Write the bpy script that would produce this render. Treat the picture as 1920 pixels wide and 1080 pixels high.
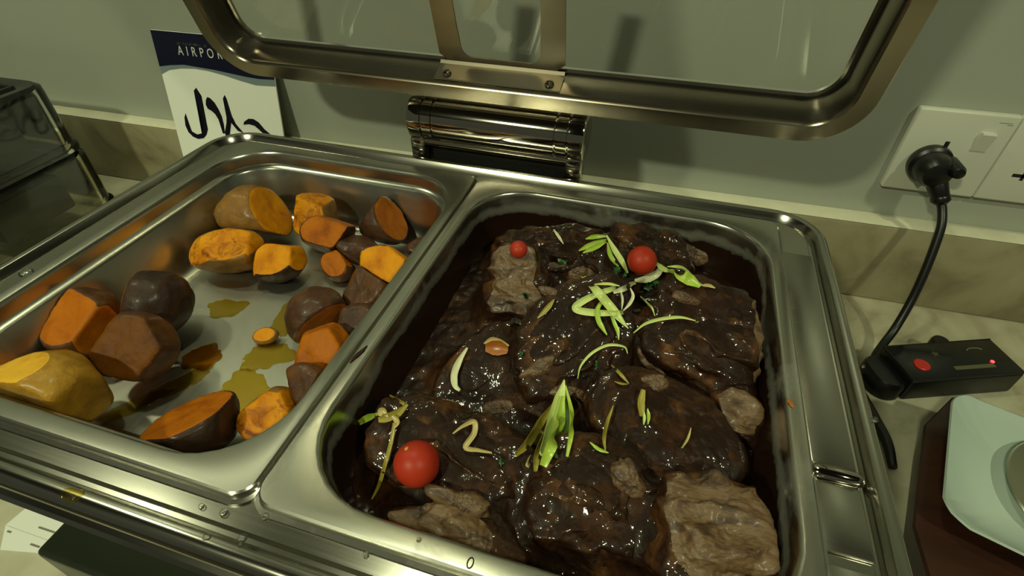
import bpy, bmesh, math, random
import numpy as np
from mathutils import Vector, Matrix, Euler, noise
from mathutils.bvhtree import BVHTree

for o in list(bpy.data.objects):
    bpy.data.objects.remove(o, do_unlink=True)
scn = bpy.context.scene
COL = scn.collection
PI = math.pi
RIM = 0.1758                      # height of the pan rims above the worktop (worktop = z 0)
YAW = math.radians(-1.678)        # the dish stands a little askew to the wall

# ------------------------------------------------------------------ camera, world, light, exposure
cam_d = bpy.data.cameras.new('camera')
cam = bpy.data.objects.new('camera', cam_d); COL.objects.link(cam)
cam.location = (0.1513, -0.2565, 0.2428 + RIM)
cam.rotation_euler = (math.radians(49.309), math.radians(-0.11), math.radians(15.292))
cam_d.sensor_width = 36.0
cam_d.lens = 36.0 * 983.6 / 1920.0
cam_d.clip_start = 0.01
scn.camera = cam

wd = bpy.data.worlds.new('world'); scn.world = wd
wd.use_nodes = True
wd.node_tree.nodes['Background'].inputs['Color'].default_value = (0.82, 0.86, 0.60, 1)
wd.node_tree.nodes['Background'].inputs['Strength'].default_value = 0.07

def downlight(name, loc, size, power, color):
    d = bpy.data.lights.new(name, 'AREA'); d.shape = 'DISK'; d.size = size
    d.energy = power; d.color = color
    o = bpy.data.objects.new(name, d); COL.objects.link(o); o.location = loc
    return o
LAMPC = (0.95, 1.0, 0.62)
downlight('ceiling_or_fill_lamp', (-1.15, 0.10, 1.545), 0.11, 3.6, LAMPC)
downlight('ceiling_or_fill_lamp', (-0.18, 0.17, 1.545), 0.11, 3.4, LAMPC)
downlight('ceiling_or_fill_lamp', (1.05, -0.80, 1.545), 0.11, 10.0, LAMPC)
downlight('ceiling_or_fill_lamp', (-0.60, -1.50, 1.545), 0.16, 25.0, LAMPC)  # added fill lamp behind the camera, not a known fitting

vs = scn.view_settings
scn.display_settings.display_device = 'sRGB'
vs.view_transform = 'Standard'; vs.look = 'None'; vs.gamma = 1.0; vs.use_curve_mapping = False
vs.exposure = 0.27

# ------------------------------------------------------------------ materials
def srgb(r, g, b):
    f = lambda c: (c/255/12.92) if c/255 <= .04045 else ((c/255+.055)/1.055)**2.4
    return (f(r), f(g), f(b), 1.0)

class NT:
    def __init__(s, name):
        s.m = bpy.data.materials.new(name); s.m.use_nodes = True
        s.t = s.m.node_tree; s.n = s.t.nodes; s.l = s.t.links
        s.b = s.n['Principled BSDF']; s.out = s.n['Material Output']
    def node(s, typ, **kw):
        n = s.n.new(typ)
        for k, v in kw.items():
            if k.startswith('i_'): n.inputs[k[2:].replace('_', ' ')].default_value = v
            else: setattr(n, k, v)
        return n
    def link(s, a, b): s.l.new(a, b)
    def coord(s, scale=(1, 1, 1), kind='Object'):
        tc = s.node('ShaderNodeTexCoord'); mp = s.node('ShaderNodeMapping')
        mp.inputs['Scale'].default_value = scale
        s.link(tc.outputs[kind], mp.inputs['Vector']); return mp.outputs['Vector']
    def noise(s, scale, detail=3, rough=.55, vec=None, dist=0):
        n = s.node('ShaderNodeTexNoise'); n.inputs['Scale'].default_value = scale
        n.inputs['Detail'].default_value = detail; n.inputs['Roughness'].default_value = rough
        n.inputs['Distortion'].default_value = dist
        s.link(vec if vec is not None else s.coord(), n.inputs['Vector']); return n.outputs['Fac']
    def ramp(s, fac, stops):
        r = s.node('ShaderNodeValToRGB'); e = r.color_ramp.elements
        while len(e) < len(stops): e.new(.5)
        for q, (pos, c) in zip(e, stops):
            q.position = pos; q.color = c if len(c) == 4 else (*c, 1)
        s.link(fac, r.inputs['Fac']); return r.outputs['Color']
    def mix(s, fac, a, b):
        m = s.node('ShaderNodeMix', data_type='RGBA')
        for sock, v in ((m.inputs[0], fac), (m.inputs[6], a), (m.inputs[7], b)):
            if isinstance(v, (int, float)): sock.default_value = v
            elif isinstance(v, tuple): sock.default_value = v
            else: s.link(v, sock)
        return m.outputs[2]
    def bump(s, h, strength=.3, dist=.001, normal=None):
        b = s.node('ShaderNodeBump'); b.inputs['Strength'].default_value = strength
        b.inputs['Distance'].default_value = dist; s.link(h, b.inputs['Height'])
        if normal is not None: s.link(normal, b.inputs['Normal'])
        s.link(b.outputs['Normal'], s.b.inputs['Normal']); return b.outputs['Normal']
    def set(s, **kw):
        for k, v in kw.items():
            sock = s.b.inputs[k.replace('_', ' ')]
            if isinstance(v, (int, float, tuple)): sock.default_value = v
            else: s.link(v, sock)
        return s

def plain(name, col, rough=.5, metal=0, **kw):
    k = NT(name); k.set(Base_Color=col, Roughness=rough, Metallic=metal, **kw); return k.m

def mottled(name, stops, scale, rough=.5, bump=0, bscale=None, detail=5, dist=0, vscale=(1, 1, 1), **kw):
    k = NT(name)
    f = k.noise(scale, detail, .6, k.coord(vscale), dist)
    k.set(Base_Color=k.ramp(f, stops), Roughness=rough, **kw)
    if bump: k.bump(k.noise(bscale or scale*3, 4), bump, .001)
    return k.m

def steel(name, col=(.58, .56, .50, 1), rough=.2, streak=(1, 60, 60), dirt=.25, bump=.01):
    k = NT(name)
    n1 = k.noise(9, 4); n2 = k.noise(14, 3, .5, k.coord(streak)); n3 = k.noise(60, 3)
    k.set(Metallic=1.0, Base_Color=k.mix(k.ramp(n1, [(.35, (0, 0, 0)), (.75, (1, 1, 1))]), col, tuple(c*(1-dirt) for c in col[:3])+(1,)))
    r = k.node('ShaderNodeMapRange'); k.link(n2, r.inputs[0])
    r.inputs[3].default_value = rough*.88; r.inputs[4].default_value = rough*1.12
    k.link(r.outputs[0], k.b.inputs['Roughness'])
    (k.bump(n3, bump, .0004) if bump > .015 else None); return k.m

def clear(name, tint=(.96, .98, .95, 1), ior=1.45, rough=.02, gloss=(1, 1, 1, 1)):
    k = NT(name); k.n.remove(k.b)
    tr = k.node('ShaderNodeBsdfTransparent'); tr.inputs['Color'].default_value = tint
    gl = k.node('ShaderNodeBsdfGlossy'); gl.inputs['Roughness'].default_value = rough
    gl.inputs['Color'].default_value = gloss
    fr = k.node('ShaderNodeFresnel'); fr.inputs['IOR'].default_value = ior
    mx = k.node('ShaderNodeMixShader')
    k.link(fr.outputs[0], mx.inputs[0]); k.link(tr.outputs[0], mx.inputs[1]); k.link(gl.outputs[0], mx.inputs[2])
    k.link(mx.outputs[0], k.out.inputs['Surface']); return k.m

M = {}
M['wall'] = mottled('wall_laminate', [(.3, srgb(152, 156, 145)), (.7, srgb(164, 167, 157))], 2.2, .32, .03, 5, vscale=(1, 1, .4))
M['stone'] = mottled('worktop_stone', [(.28, srgb(132, 126, 104)), (.5, srgb(176, 170, 146)), (.68, srgb(194, 190, 168)), (.8, srgb(152, 146, 120))], 14, .34, .05, 80, detail=8, dist=.6)
M['stone_dark'] = mottled('upstand_stone', [(.28, srgb(112, 104, 78)), (.5, srgb(146, 138, 110)), (.72, srgb(158, 150, 124))], 11, .42, .05, 80, detail=8, dist=.8)
M['lit_top'] = mottled('lit_ledge_stone', [(.3, srgb(200, 196, 172)), (.7, srgb(215, 212, 190))], 30, .5)  # paler stone: light on the ledge top put into the colour
M['dark_room'] = plain('dark_ceiling_paint', srgb(52, 50, 42), .8)
M['floor'] = mottled('floor_tile', [(.3, srgb(60, 55, 45)), (.7, srgb(80, 74, 60))], 3, .4)
M['steel'] = steel('brushed_steel', (.46, .45, .39, 1), .26)
M['steel_rim'] = steel('polished_rim_steel', (.46, .45, .39, 1), .17, dirt=.2)
M['steel_pan'] = steel('pan_steel', (.52, .51, .45, 1), .25, (40, 40, 2), .2, .012)
M['steel_floor'] = steel('pan_floor_steel', (.52, .51, .45, 1), .40, (40, 2, 40), .25, .01)
M['steel_lid'] = steel('lid_steel', (.40, .35, .27, 1), .22, (1, 40, 40), .3)
M['chrome'] = steel('chrome', (.52, .48, .42, 1), .07, (1, 1, 1), .1, .05)
M['gasket'] = plain('black_rubber', srgb(14, 13, 10), .5)
M['glass'] = clear('lid_glass_pane', (.995, .997, .99, 1), 1.22)
M['acrylic'] = clear('clear_acrylic', (.92, .93, .88, 1), 1.4, .06)
M['water'] = clear('water_bead', (.97, .98, .94, 1), 1.4, .12)
M['oil'] = clear('cooking_oil', (.86, .66, .14, 1), 1.22, .12)
M['oil_pale'] = clear('thin_cooking_oil', (.92, .84, .48, 1), 1.18, .12)
M['black'] = mottled('black_plastic', [(.3, srgb(7, 7, 8)), (.7, srgb(12, 12, 12))], 40, .36, .04, 300)
M['black_gloss'] = plain('black_gloss_panel', srgb(10, 10, 11), .16)
M['rubber'] = plain('black_cable', srgb(13, 13, 13), .38)
M['dark_glass'] = plain('dark_green_glass', srgb(34, 40, 28), .3)
M['steel_bracket'] = steel('bracket_steel', (.30, .26, .20, 1), .36, (1, 40, 40), .3)
M['red_button'] = plain('red_button', srgb(190, 40, 26), .4)
M['display'] = plain('grey_display_bar', srgb(84, 82, 58), .3)
M['faint_print'] = plain('faint_print', srgb(66, 62, 34), .4)
k = NT('red_indicator_light'); k.set(Base_Color=srgb(255, 30, 40), Emission_Color=(1, .05, .06, 1), Emission_Strength=2.5); M['led'] = k.m
M['socket'] = mottled('socket_plastic', [(.3, srgb(196, 196, 184)), (.7, srgb(202, 202, 190))], 20, .38)
M['slot'] = plain('socket_slot', srgb(16, 15, 13), .6)
M['grey_print'] = plain('grey_print', srgb(120, 120, 106), .5)
M['card'] = mottled('sign_card', [(.3, srgb(232, 234, 226)), (.7, srgb(238, 240, 232))], 6, .35)
M['navy'] = plain('navy_print', srgb(14, 16, 42), .3)
M['pale_blue'] = plain('pale_blue_print', srgb(120, 134, 140), .35)
M['ink'] = plain('black_ink', srgb(12, 12, 26), .35)
M['white_ink'] = plain('white_ink', srgb(205, 205, 200), .4)
M['porcelain'] = mottled('white_porcelain', [(.3, srgb(172, 188, 180)), (.7, srgb(180, 194, 186))], 5, .16, Coat_Weight=.4, Coat_Roughness=.05)
M['wood'] = mottled('dark_stained_wood', [(.3, srgb(38, 20, 13)), (.6, srgb(58, 30, 18)), (.8, srgb(44, 25, 16))], 8, .4, .08, 60, vscale=(1, 9, 9))
M['spoon'] = steel('spoon_steel', (.66, .64, .50, 1), .3)

def potato_flesh(name, c1, c2, c3, seared=False):
    k = NT(name)
    f = k.noise(45, 6, .62, k.coord(), .5)
    col = k.ramp(f, [(.28, c3), (.46, c1), (.72, c2)])
    if seared:
        s = k.noise(70, 4, .6, k.coord(), 1.2)
        col = k.mix(k.ramp(s, [(.47, (0, 0, 0)), (.66, (1, 1, 1))]), col, srgb(116, 54, 6))
    k.set(Base_Color=col, Roughness=.55, Specular_IOR_Level=.18)
    k.bump(k.noise(240, 4), .35, .0012); return k.m
M['f_gold'] = potato_flesh('gold_potato_flesh', srgb(204, 128, 4), srgb(222, 150, 10), srgb(168, 92, 4))
M['f_seared'] = potato_flesh('seared_potato_flesh', srgb(204, 128, 4), srgb(222, 150, 10), srgb(168, 92, 4), True)
M['f_amber'] = potato_flesh('amber_potato_flesh', srgb(164, 88, 0), srgb(186, 106, 4), srgb(126, 62, 0))
M['f_dim'] = potato_flesh('dim_potato_flesh', srgb(96, 52, 0), srgb(114, 64, 2), srgb(72, 38, 0))
M['f_yellow'] = potato_flesh('yellow_potato_flesh', srgb(214, 160, 44), srgb(226, 176, 56), srgb(176, 116, 30))
def potato_skin(name, c1, c2):
    k = NT(name); f = k.noise(45, 7, .68, k.coord(), .6)
    k.set(Base_Color=k.ramp(f, [(.3, tuple(c*.6 for c in c1[:3])+(1,)), (.45, c1), (.68, c2)]), Roughness=.48, Specular_IOR_Level=.3, Coat_Weight=.12, Coat_Roughness=.22)
    k.bump(k.noise(70, 6, .65), .6, .002); return k.m
M['s_tan'] = potato_skin('tan_potato_skin', srgb(128, 88, 36), srgb(152, 108, 46))
M['s_yellow'] = potato_skin('yellow_potato_skin', srgb(150, 108, 24), srgb(178, 132, 36))
M['s_brown'] = potato_skin('brown_potato_skin', srgb(74, 42, 18), srgb(104, 62, 26))
M['s_dark'] = potato_skin('dark_potato_skin', srgb(44, 26, 16), srgb(66, 40, 24))
M['s_purple'] = potato_skin('purple_brown_potato_skin', srgb(66, 40, 24), srgb(92, 58, 36))

def gravy_mat(name, pool=False):
    k = NT(name)
    f = k.noise(38, 5, .6, k.coord(kind='Object'), .5)
    k.set(Base_Color=k.ramp(f, [(.3, srgb(27, 14, 7)), (.50, srgb(41, 22, 10)), (.62, srgb(80, 49, 24)), (.74, srgb(122, 88, 52))]) if not pool
          else k.ramp(f, [(.3, srgb(27, 14, 7)), (.52, srgb(36, 19, 9)), (.66, srgb(66, 38, 19)), (.8, srgb(98, 64, 35))]),
          Roughness=.45, Specular_IOR_Level=.15, Coat_Weight=.5, Coat_Roughness=.045)
    a = k.bump(k.noise(110, 3, .5, k.coord(), .4), .42, .003)
    nb = k.n[a.node.name]; k.link(nb.outputs['Normal'], k.b.inputs['Coat Normal'])
    return k.m
M['gravy'] = gravy_mat('gravy_glaze'); M['gravy_pool'] = gravy_mat('gravy_pool', True)
k = NT('bare_beef')
fib = k.noise(26, 8, .7, k.coord((1, 3, 3)), 1.0)
k.set(Base_Color=k.ramp(fib, [(.34, srgb(36, 21, 12)), (.44, srgb(78, 54, 34)), (.53, srgb(112, 86, 58)), (.62, srgb(82, 58, 36)), (.72, srgb(42, 25, 14))]), Roughness=.5, Coat_Weight=.12, Coat_Roughness=.2)
k.bump(k.noise(60, 6, .6, k.coord((1, 4, 4))), .45, .002); M['beef'] = k.m
k = NT('tomato_skin')
k.set(Base_Color=k.ramp(k.noise(30, 3), [(.3, srgb(160, 38, 20)), (.7, srgb(180, 54, 28))]), Roughness=.45, Specular_IOR_Level=.3); M['tomato'] = k.m
M['scar'] = plain('tomato_stem_scar', srgb(190, 150, 50), .6)
def leaf(name, c1, c2, sc=60):
    k = NT(name); k.set(Base_Color=k.ramp(k.noise(sc, 3, .5, k.coord((1, 1, 1)), .3), [(.3, c1), (.7, c2)]), Roughness=.4, Coat_Weight=.2, Coat_Roughness=.2,
                        Subsurface_Weight=.1, Subsurface_Scale=.002)
    k.bump(k.noise(400, 2), .2, .0005); return k.m
M['green'] = leaf('spring_onion_green', srgb(150, 178, 50), srgb(176, 200, 76))
M['pale'] = leaf('spring_onion_pale', srgb(186, 202, 110), srgb(206, 218, 140))
M['white'] = leaf('spring_onion_white', srgb(200, 200, 160), srgb(216, 214, 178))
M['olive'] = leaf('stained_spring_onion', srgb(136, 120, 40), srgb(160, 148, 60))
M['darkgreen'] = leaf('dark_spring_onion', srgb(76, 104, 40), srgb(100, 128, 52))  # darker green, for one inner strip of the bundle
M['parsley'] = leaf('parsley_leaf', srgb(22, 62, 20), srgb(44, 92, 34))
M['onion'] = leaf('cooked_onion', srgb(170, 150, 90), srgb(190, 172, 110))
M['pepper'] = leaf('orange_vegetable', srgb(150, 82, 24), srgb(176, 106, 40))

# ------------------------------------------------------------------ object helpers
def mk(name, bm, mats, parent=None, loc=None, rot=None, angle=35, recalc=True):
    if recalc: bmesh.ops.recalc_face_normals(bm, faces=bm.faces[:])
    me = bpy.data.meshes.new(name); bm.to_mesh(me); bm.free()
    for m in (mats if isinstance(mats, (list, tuple)) else [mats]): me.materials.append(m)
    me.polygons.foreach_set('use_smooth', [True]*len(me.polygons))
    if angle < 180: me.set_sharp_from_angle(angle=math.radians(angle))
    o = bpy.data.objects.new(name, me); COL.objects.link(o)
    if parent: o.parent = parent
    if loc: o.location = loc
    if rot: o.rotation_euler = rot
    return o
def thing(name, label, cat, loc=(0, 0, 0), rot=(0, 0, 0), group=None):
    o = bpy.data.objects.new(name, None); COL.objects.link(o); o.location = loc; o.rotation_euler = rot
    o.empty_display_size = .02
    return tag(o, label, cat, group)
def tag(o, label, cat, group=None):
    o['label'] = label; o['category'] = cat
    if group: o['group'] = group
    return o
def struct(o): o['kind'] = 'structure'; return o

def box(bm, x0, x1, y0, y1, z0, z1, bev=0, seg=2):
    r = bmesh.ops.create_cube(bm, size=1)
    for v in r['verts']:
        v.co = Vector((x0+(v.co.x+.5)*(x1-x0), y0+(v.co.y+.5)*(y1-y0), z0+(v.co.z+.5)*(z1-z0)))
    if bev:
        es = list({e for v in r['verts'] for e in v.link_edges})
        bmesh.ops.bevel(bm, geom=es, offset=bev, segments=seg, profile=.5, affect='EDGES')
    return bm
def rrect(hx, hy, r, n=8, cx=0, cy=0):
    r = max(min(r, hx, hy), 1e-4); out = []
    for sx, sy, a0 in ((1, 1, 0), (-1, 1, 90), (-1, -1, 180), (1, -1, 270)):
        for i in range(n+1):
            a = math.radians(a0+90*i/n)
            out.append((cx+sx*(hx-r)+r*math.cos(a), cy+sy*(hy-r)+r*math.sin(a)))
    return out
def ring(bm, pts, z): return [bm.verts.new((x, y, z)) for x, y in pts]
def bridge(bm, A, B, close=True):
    n = len(A)
    for i in range(n if close else n-1):
        j = (i+1) % n; bm.faces.new((A[i], A[j], B[j], B[i]))
def sweep(bm, prof, hx, hy, r, cx=0, cy=0, n=8, closed=False):
    rings = [ring(bm, rrect(hx+o, hy+o, r+o, n, cx, cy), z) for o, z in prof]
    for a, b in zip(rings, rings[1:]): bridge(bm, a, b)
    if closed: bridge(bm, rings[-1], rings[0])
    return rings
def lathe_x(bm, prof, n=32, cap=True):
    rs = [[bm.verts.new((x, r*math.cos(2*PI*i/n), r*math.sin(2*PI*i/n))) for i in range(n)] for x, r in prof]
    for a, b in zip(rs, rs[1:]): bridge(bm, a, b)
    if cap: bm.faces.new(rs[0]); bm.faces.new(rs[-1])
def lathe_z(bm, prof, n=24, cap=True, cx=0, cy=0):
    rs = [[bm.verts.new((cx+r*math.cos(2*PI*i/n), cy+r*math.sin(2*PI*i/n), z)) for i in range(n)] for r, z in prof]
    for a, b in zip(rs, rs[1:]): bridge(bm, a, b)
    if cap: bm.faces.new(rs[0]); bm.faces.new(rs[-1])
def spline(pts, sub=8):
    P = [Vector(p) for p in pts]; P = [2*P[0]-P[1]]+P+[2*P[-1]-P[-2]]; out = []
    for i in range(1, len(P)-2):
        a, b, c, d = P[i-1:i+3]
        for k_ in range(sub):
            t = k_/sub
            out.append(.5*((2*b)+(c-a)*t+(2*a-5*b+4*c-d)*t*t+(3*b-a-3*c+d)*t**3))
    return out+[P[-2]]
def tube(bm, pts, rad, n=10, cap=True):
    rs = []; up = Vector((.13, .2, .97))
    for i, p in enumerate(pts):
        t = (pts[min(i+1, len(pts)-1)]-pts[max(i-1, 0)]).normalized()
        a = t.cross(up).normalized(); b = a.cross(t); r = rad[i] if isinstance(rad, (list, tuple)) else rad
        rs.append([bm.verts.new(p+a*r*math.cos(2*PI*k_/n)+b*r*math.sin(2*PI*k_/n)) for k_ in range(n)])
    for A, B in zip(rs, rs[1:]): bridge(bm, A, B)
    if cap: bm.faces.new(rs[0]); bm.faces.new(rs[-1])
def poly(bm, pts, z0, z1):
    A = [bm.verts.new((x, y, z0)) for x, y in pts]; B = [bm.verts.new((x, y, z1)) for x, y in pts]
    bridge(bm, A, B); bm.faces.new(A[::-1]); bm.faces.new(B)
def N(p, s=1.0): return noise.noise(Vector(p)*s)

# ------------------------------------------------------------------ the setting
WY = 0.3333                                    # wall face
bm = bmesh.new(); box(bm, -2.2, 2.2, WY, WY+.1, -.9, 1.6); struct(mk('wall_back', bm, M['wall']))
bm = bmesh.new(); box(bm, -2.2, 2.2, -2.6, WY+.1, 1.6, 1.7); struct(mk('ceiling', bm, M['dark_room']))
bm = bmesh.new(); box(bm, -2.2, 2.2, -2.6, WY+.1, -1.0, -.9); struct(mk('floor', bm, M['floor']))
bm = bmesh.new(); box(bm, -2.1, 2.1, -.262, WY-.0005, -.04, 0, .004)
tag(mk('worktop', bm, M['stone']), 'beige mottled stone worktop that the dish, jars and controller stand on', 'worktop')
bm = bmesh.new(); box(bm, -2.08, 2.08, -.23, WY-.0005, -.8995, -.0405); tag(mk('counter_cabinet', bm, M['wood']), 'dark wooden counter cabinet carrying the beige stone worktop', 'cabinet')
bm = bmesh.new(); box(bm, -2.1, 2.1, .3079, WY-.0003, .0004, .0991, .0022); struct(mk('trim_1', bm, M['stone_dark']))
bm = bmesh.new(); box(bm, -2.1, 2.1, .3085, WY-.0002, .0993, .1003, .0003); struct(mk('trim_2', bm, M['lit_top']))  # thin pale sheet painting the lit top of the stone ledge

# ------------------------------------------------------------------ chafing dish
dish = thing('chafing_dish', 'steel double buffet chafing dish with raised glass lid on the worktop', 'chafing dish', (0, 0, 0), (0, 0, YAW))
Z = RIM; HX, HY, CR, CY = .303, .194, .042, -.003
bm = bmesh.new()
outer = [(-.0165, -.0062), (-.0150, -.0085), (-.0128, -.0085), (-.0112, -.0050), (-.0090, -.0020), (-.0060, -.0012), (-.0030, -.0022),
         (-.0008, -.0050), (0, -.0085), (-.0004, -.0130), (-.0030, -.0150), (-.0030, -.0190), (.0006, -.0205), (.0022, -.0235), (.0006, -.0265), (-.0050, -.0290)]
R_ = sweep(bm, [(o, Z+z) for o, z in outer], HX, HY, CR, 0, CY, 10)
inn = ring(bm, rrect(.2605, .1635, .03, 10, 0, -.0025), Z-.0062)
bridge(bm, inn, R_[0])
inn2 = ring(bm, rrect(.2600, .1630, .03, 10, 0, -.0025), Z-.016); bridge(bm, inn, inn2)
mk('rim_frame', bm, M['steel_rim'], dish)
# water pan body under the rim, down to its feet
bm = bmesh.new()
R_ = sweep(bm, [(-.0058, Z-.0285), (-.030, Z-.0300), (-.046, Z-.0340), (-.050, Z-.040), (-.053, Z-.110), (-.058, Z-.116), (-.075, Z-.118)], HX, HY, CR, 0, CY, 10)
bm.faces.new(R_[-1]); mk('water_pan_body', bm, M['chrome'], dish)
for sx in (-1, 1):
    for sy in (-1, 1):
        bm = bmesh.new(); lathe_z(bm, [(.010, .0004), (.012, .003), (.0105, .03), (.0105, Z-.110)], 20, True, sx*.236, CY+sy*.112); mk('foot', bm, M['black'], dish)
bm = bmesh.new(); box(bm, -.1985, .2000, -.2000, .1500, .0004, .0480, .004, 3)
hb = mk('hot_plate', bm, M['dark_glass'], None, None, (0, 0, YAW)); tag(hb, 'dark green black hot plate standing under the middle of the dish', 'hot plate')
# stamped rib and dropped panel in the right hand ledge
def ledge_panel(y0, y1, zt):
    bm = bmesh.new(); box(bm, .2655, .2872, y0, y1, Z-.0060, Z+zt, .0009, 2); return mk('ledge_panel', bm, M['steel'], dish)
ledge_panel(-.0635, .128, -.0042); ledge_panel(-.1105, -.0735, -.0046); ledge_panel(-.152, -.1165, -.0040)
bm = bmesh.new(); lathe_x(bm, [(.2652, .0015), (.2657, .0030), (.268, .0042), (.2855, .0042), (.2885, .003), (.290, .0012)], 20)
mk('ledge_rib', bm, M['chrome'], dish, (0, -.0683, Z-.0050))
# lid: local x across, y up the lid, z towards the guests
TILT = math.radians(15)
LX, LH, LR = .303, .1925, .046
bm = bmesh.new()
prof = [(-.0002, -.006), (0, -.001), (-.0012, .0006), (-.0148, .0006), (-.0160, -.0004), (-.0178, -.0040), (-.0200, -.0250), (-.0203, -.0285),
        (-.0245, -.0300), (-.0245, -.0330), (-.0190, -.0330), (-.0165, -.0300), (-.0140, -.0080), (-.0120, -.0050)]
sweep(bm, prof, LX, LH, LR, 0, LH, 12, True)
lid = mk('lid', bm, M['steel_lid'], dish, (.004, .204, .0535+Z), (PI/2+TILT, 0, 0))
lid['label'] = 'raised lid with a polished steel frame'
bm = bmesh.new(); sweep(bm, [(-.0202, -.0278), (-.0222, -.0278), (-.0222, -.0302), (-.0202, -.0302)], LX, LH, LR, 0, LH, 12, True); mk('gasket', bm, M['gasket'], lid)
bm = bmesh.new(); A = ring(bm, rrect(LX-.0246, LH-.0246, LR-.0246, 12, 0, LH), -.0302); B = ring(bm, rrect(LX-.0246, LH-.0246, LR-.0246, 12, 0, LH), -.0330)
bridge(bm, A, B); bm.faces.new(A); bm.faces.new(B); mk('glass_pane', bm, M['glass'], lid)
# U shaped hinge bracket lying on the pane, its foot screwed to the frame wall
bm = bmesh.new()
win = rrect(.0370, .035, .011, 6, 0, .0265+.035)                    # window, CCW from right side
# outline: follow plate cross section; plate at z=-.0262 on the pane, bent down along the frame wall to y=.0150
T = .0016
def upl(outer_pts, inner_pts, z):
    A = [bm.verts.new((x, y, z)) for x, y in outer_pts]; B = [bm.verts.new((x, y, z)) for x, y in inner_pts]
    A2 = [bm.verts.new((v.co.x, v.co.y, z-T)) for v in A]; B2 = [bm.verts.new((v.co.x, v.co.y, z-T)) for v in B]
    bridge(bm, A, B, False); bridge(bm, A2, B2, False); bridge(bm, A, A2, False); bridge(bm, B, B2, False)
    return A, A2
ins = [(-.0400, .150), (-.0385, .060)]+[(-.0375+.010*(1-math.cos(a)), .0290+.010*(1-math.sin(a))) for a in [i*PI/12 for i in range(7)]]
ins = ins+[(-x, y) for x, y in ins[::-1]]
m_ = len(ins)
outs = []
for i, (x, y) in enumerate(ins):
    if i == 0: outs.append((-.0600, .150))
    elif i == 1: outs.append((-.0600, .060))
    elif i == m_-1: outs.append((.0600, .150))
    elif i == m_-2: outs.append((.0600, .060))
    else:
        t = (i-2)/(m_-5); 
        # run down the left side, along the bottom and up the right side
        s = t*(.036*2+.120)
        if s < .036: outs.append((-.0600, .060-s))
        elif s < .156: outs.append((-.0600+(s-.036), .0240))
        else: outs.append((.0600, .0240+(s-.156)))
upl(outs, ins, -.0255)
# bent foot along the sidewall
for (za, ya, zb, yb) in ((-.0255, .0243, -.0230, .0222), (-.0230, .0222, -.0050, .0186), (-.0050, .0186, -.0035, .0180)):
    q = [bm.verts.new((x, y, z)) for x, y, z in ((-.06, ya, za), (.06, ya, za), (.06, yb, zb), (-.06, yb, zb))]
    bm.faces.new(q)
mk('hinge_bracket', bm, M['steel_bracket'], lid)
for sx in (-.0490, .0490):
    bm = bmesh.new(); lathe_z(bm, [(.0042, 0), (.0042, .0012), (.0034, .0024), (.0016, .0030), (.0012, .0022)], 16)
    mk('screw', bm, M['chrome'], lid, (sx, .0198, -.0112), (-PI/2, 0, 0))
# barrel hinge on two legs
bm = bmesh.new(); R1 = .0240
def groove(x): return [(x-.0012, R1), (x-.0008, R1-.0016), (x+.0008, R1-.0016), (x+.0012, R1)]
lathe_x(bm, [(-.0860, R1-.004), (-.0845, R1-.0008), (-.0825, R1)]+groove(-.0700)+groove(-.0585)+groove(.0640)+groove(.0760)+[(.0880, R1), (.0900, R1-.0008), (.0912, R1-.004)], 40)
mk('hinge_barrel', bm, M['chrome'], dish, (0, .2150, Z+.0290))
for x in (-.0775, .0825):
    bm = bmesh.new(); box(bm, x-.0080, x+.0080, .1960, .2160, Z-.0300, Z+.0140, .0025); mk('hinge_leg', bm, M['chrome'], dish)
bm = bmesh.new(); box(bm, -.0690, .0740, .2080, .2130, Z-.0600, Z+.0040, .001); mk('dark_gap_plate', bm, M['gasket'], dish)  # dark plate added to fill the gap between the hinge legs
bm = bmesh.new(); lathe_x(bm, [(-.083, .005), (-.082, .0058), (.087, .0058), (.088, .005)], 20); mk('hinge_rod', bm, M['chrome'], dish, (0, .2030, Z+.0100))

# ------------------------------------------------------------------ the two food pans
def pan(name, label, cx, step):
    t = thing(name, label, 'food pan', (0, 0, 0), (0, 0, YAW))
    bm = bmesh.new()
    OX, OY, OC = .1316, .1672, -.0022
    o = sweep(bm, [(.0030, Z-.0060), (.0030, Z-.0048), (.0006, Z-.0042), (0, Z-.0034), (-.0002, Z-.0008), (-.0012, Z)], OX, OY, .011, cx, OC, 8)
    if step:
        pr = [(0, 0), (-.0012, -.0004), (-.0022, -.0018), (-.0026, -.0040), (-.0034, -.0118), (-.0052, -.0138), (-.0084, -.0146), (-.0094, -.0162), (-.0160, -.0540), (-.0190, -.0595), (-.0240, -.0630), (-.0300, -.0640)]
    else:
        pr = [(0, 0), (-.0014, -.0005), (-.0026, -.0020), (-.0032, -.0045), (-.0050, -.0150), (-.0080, -.0300), (-.0140, -.0540), (-.0180, -.0600), (-.0240, -.0632), (-.0300, -.0640)]
    i = sweep(bm, [(a, Z+b) for a, b in pr], .1242, .1562, .052, cx, -.0040, 8)
    bridge(bm, o[-1], i[0]); mk('pan_shell', bm, M['steel_pan'] if step else M['pan_stained_shaded'], t)
    bm = bmesh.new(); bm.faces.new(ring(bm, rrect(.1242-.030, .1562-.030, .022, 8, cx, -.0040), Z-.0640)); mk('pan_floor', bm, M['steel_floor'], t)
    return t
k = NT('gravy_shade_pan_steel')                                  # steel with a dried gravy film and painted-in shade and reflection low on the walls
geo = k.node('ShaderNodeTexCoord'); sep = k.node('ShaderNodeSeparateXYZ'); k.link(geo.outputs['Object'], sep.inputs[0])
mr = k.node('ShaderNodeMapRange'); k.link(sep.outputs['Z'], mr.inputs[0]); mr.inputs[1].default_value = RIM-.030; mr.inputs[2].default_value = RIM-.008
mr.inputs[3].default_value = 1; mr.inputs[4].default_value = 0
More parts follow.
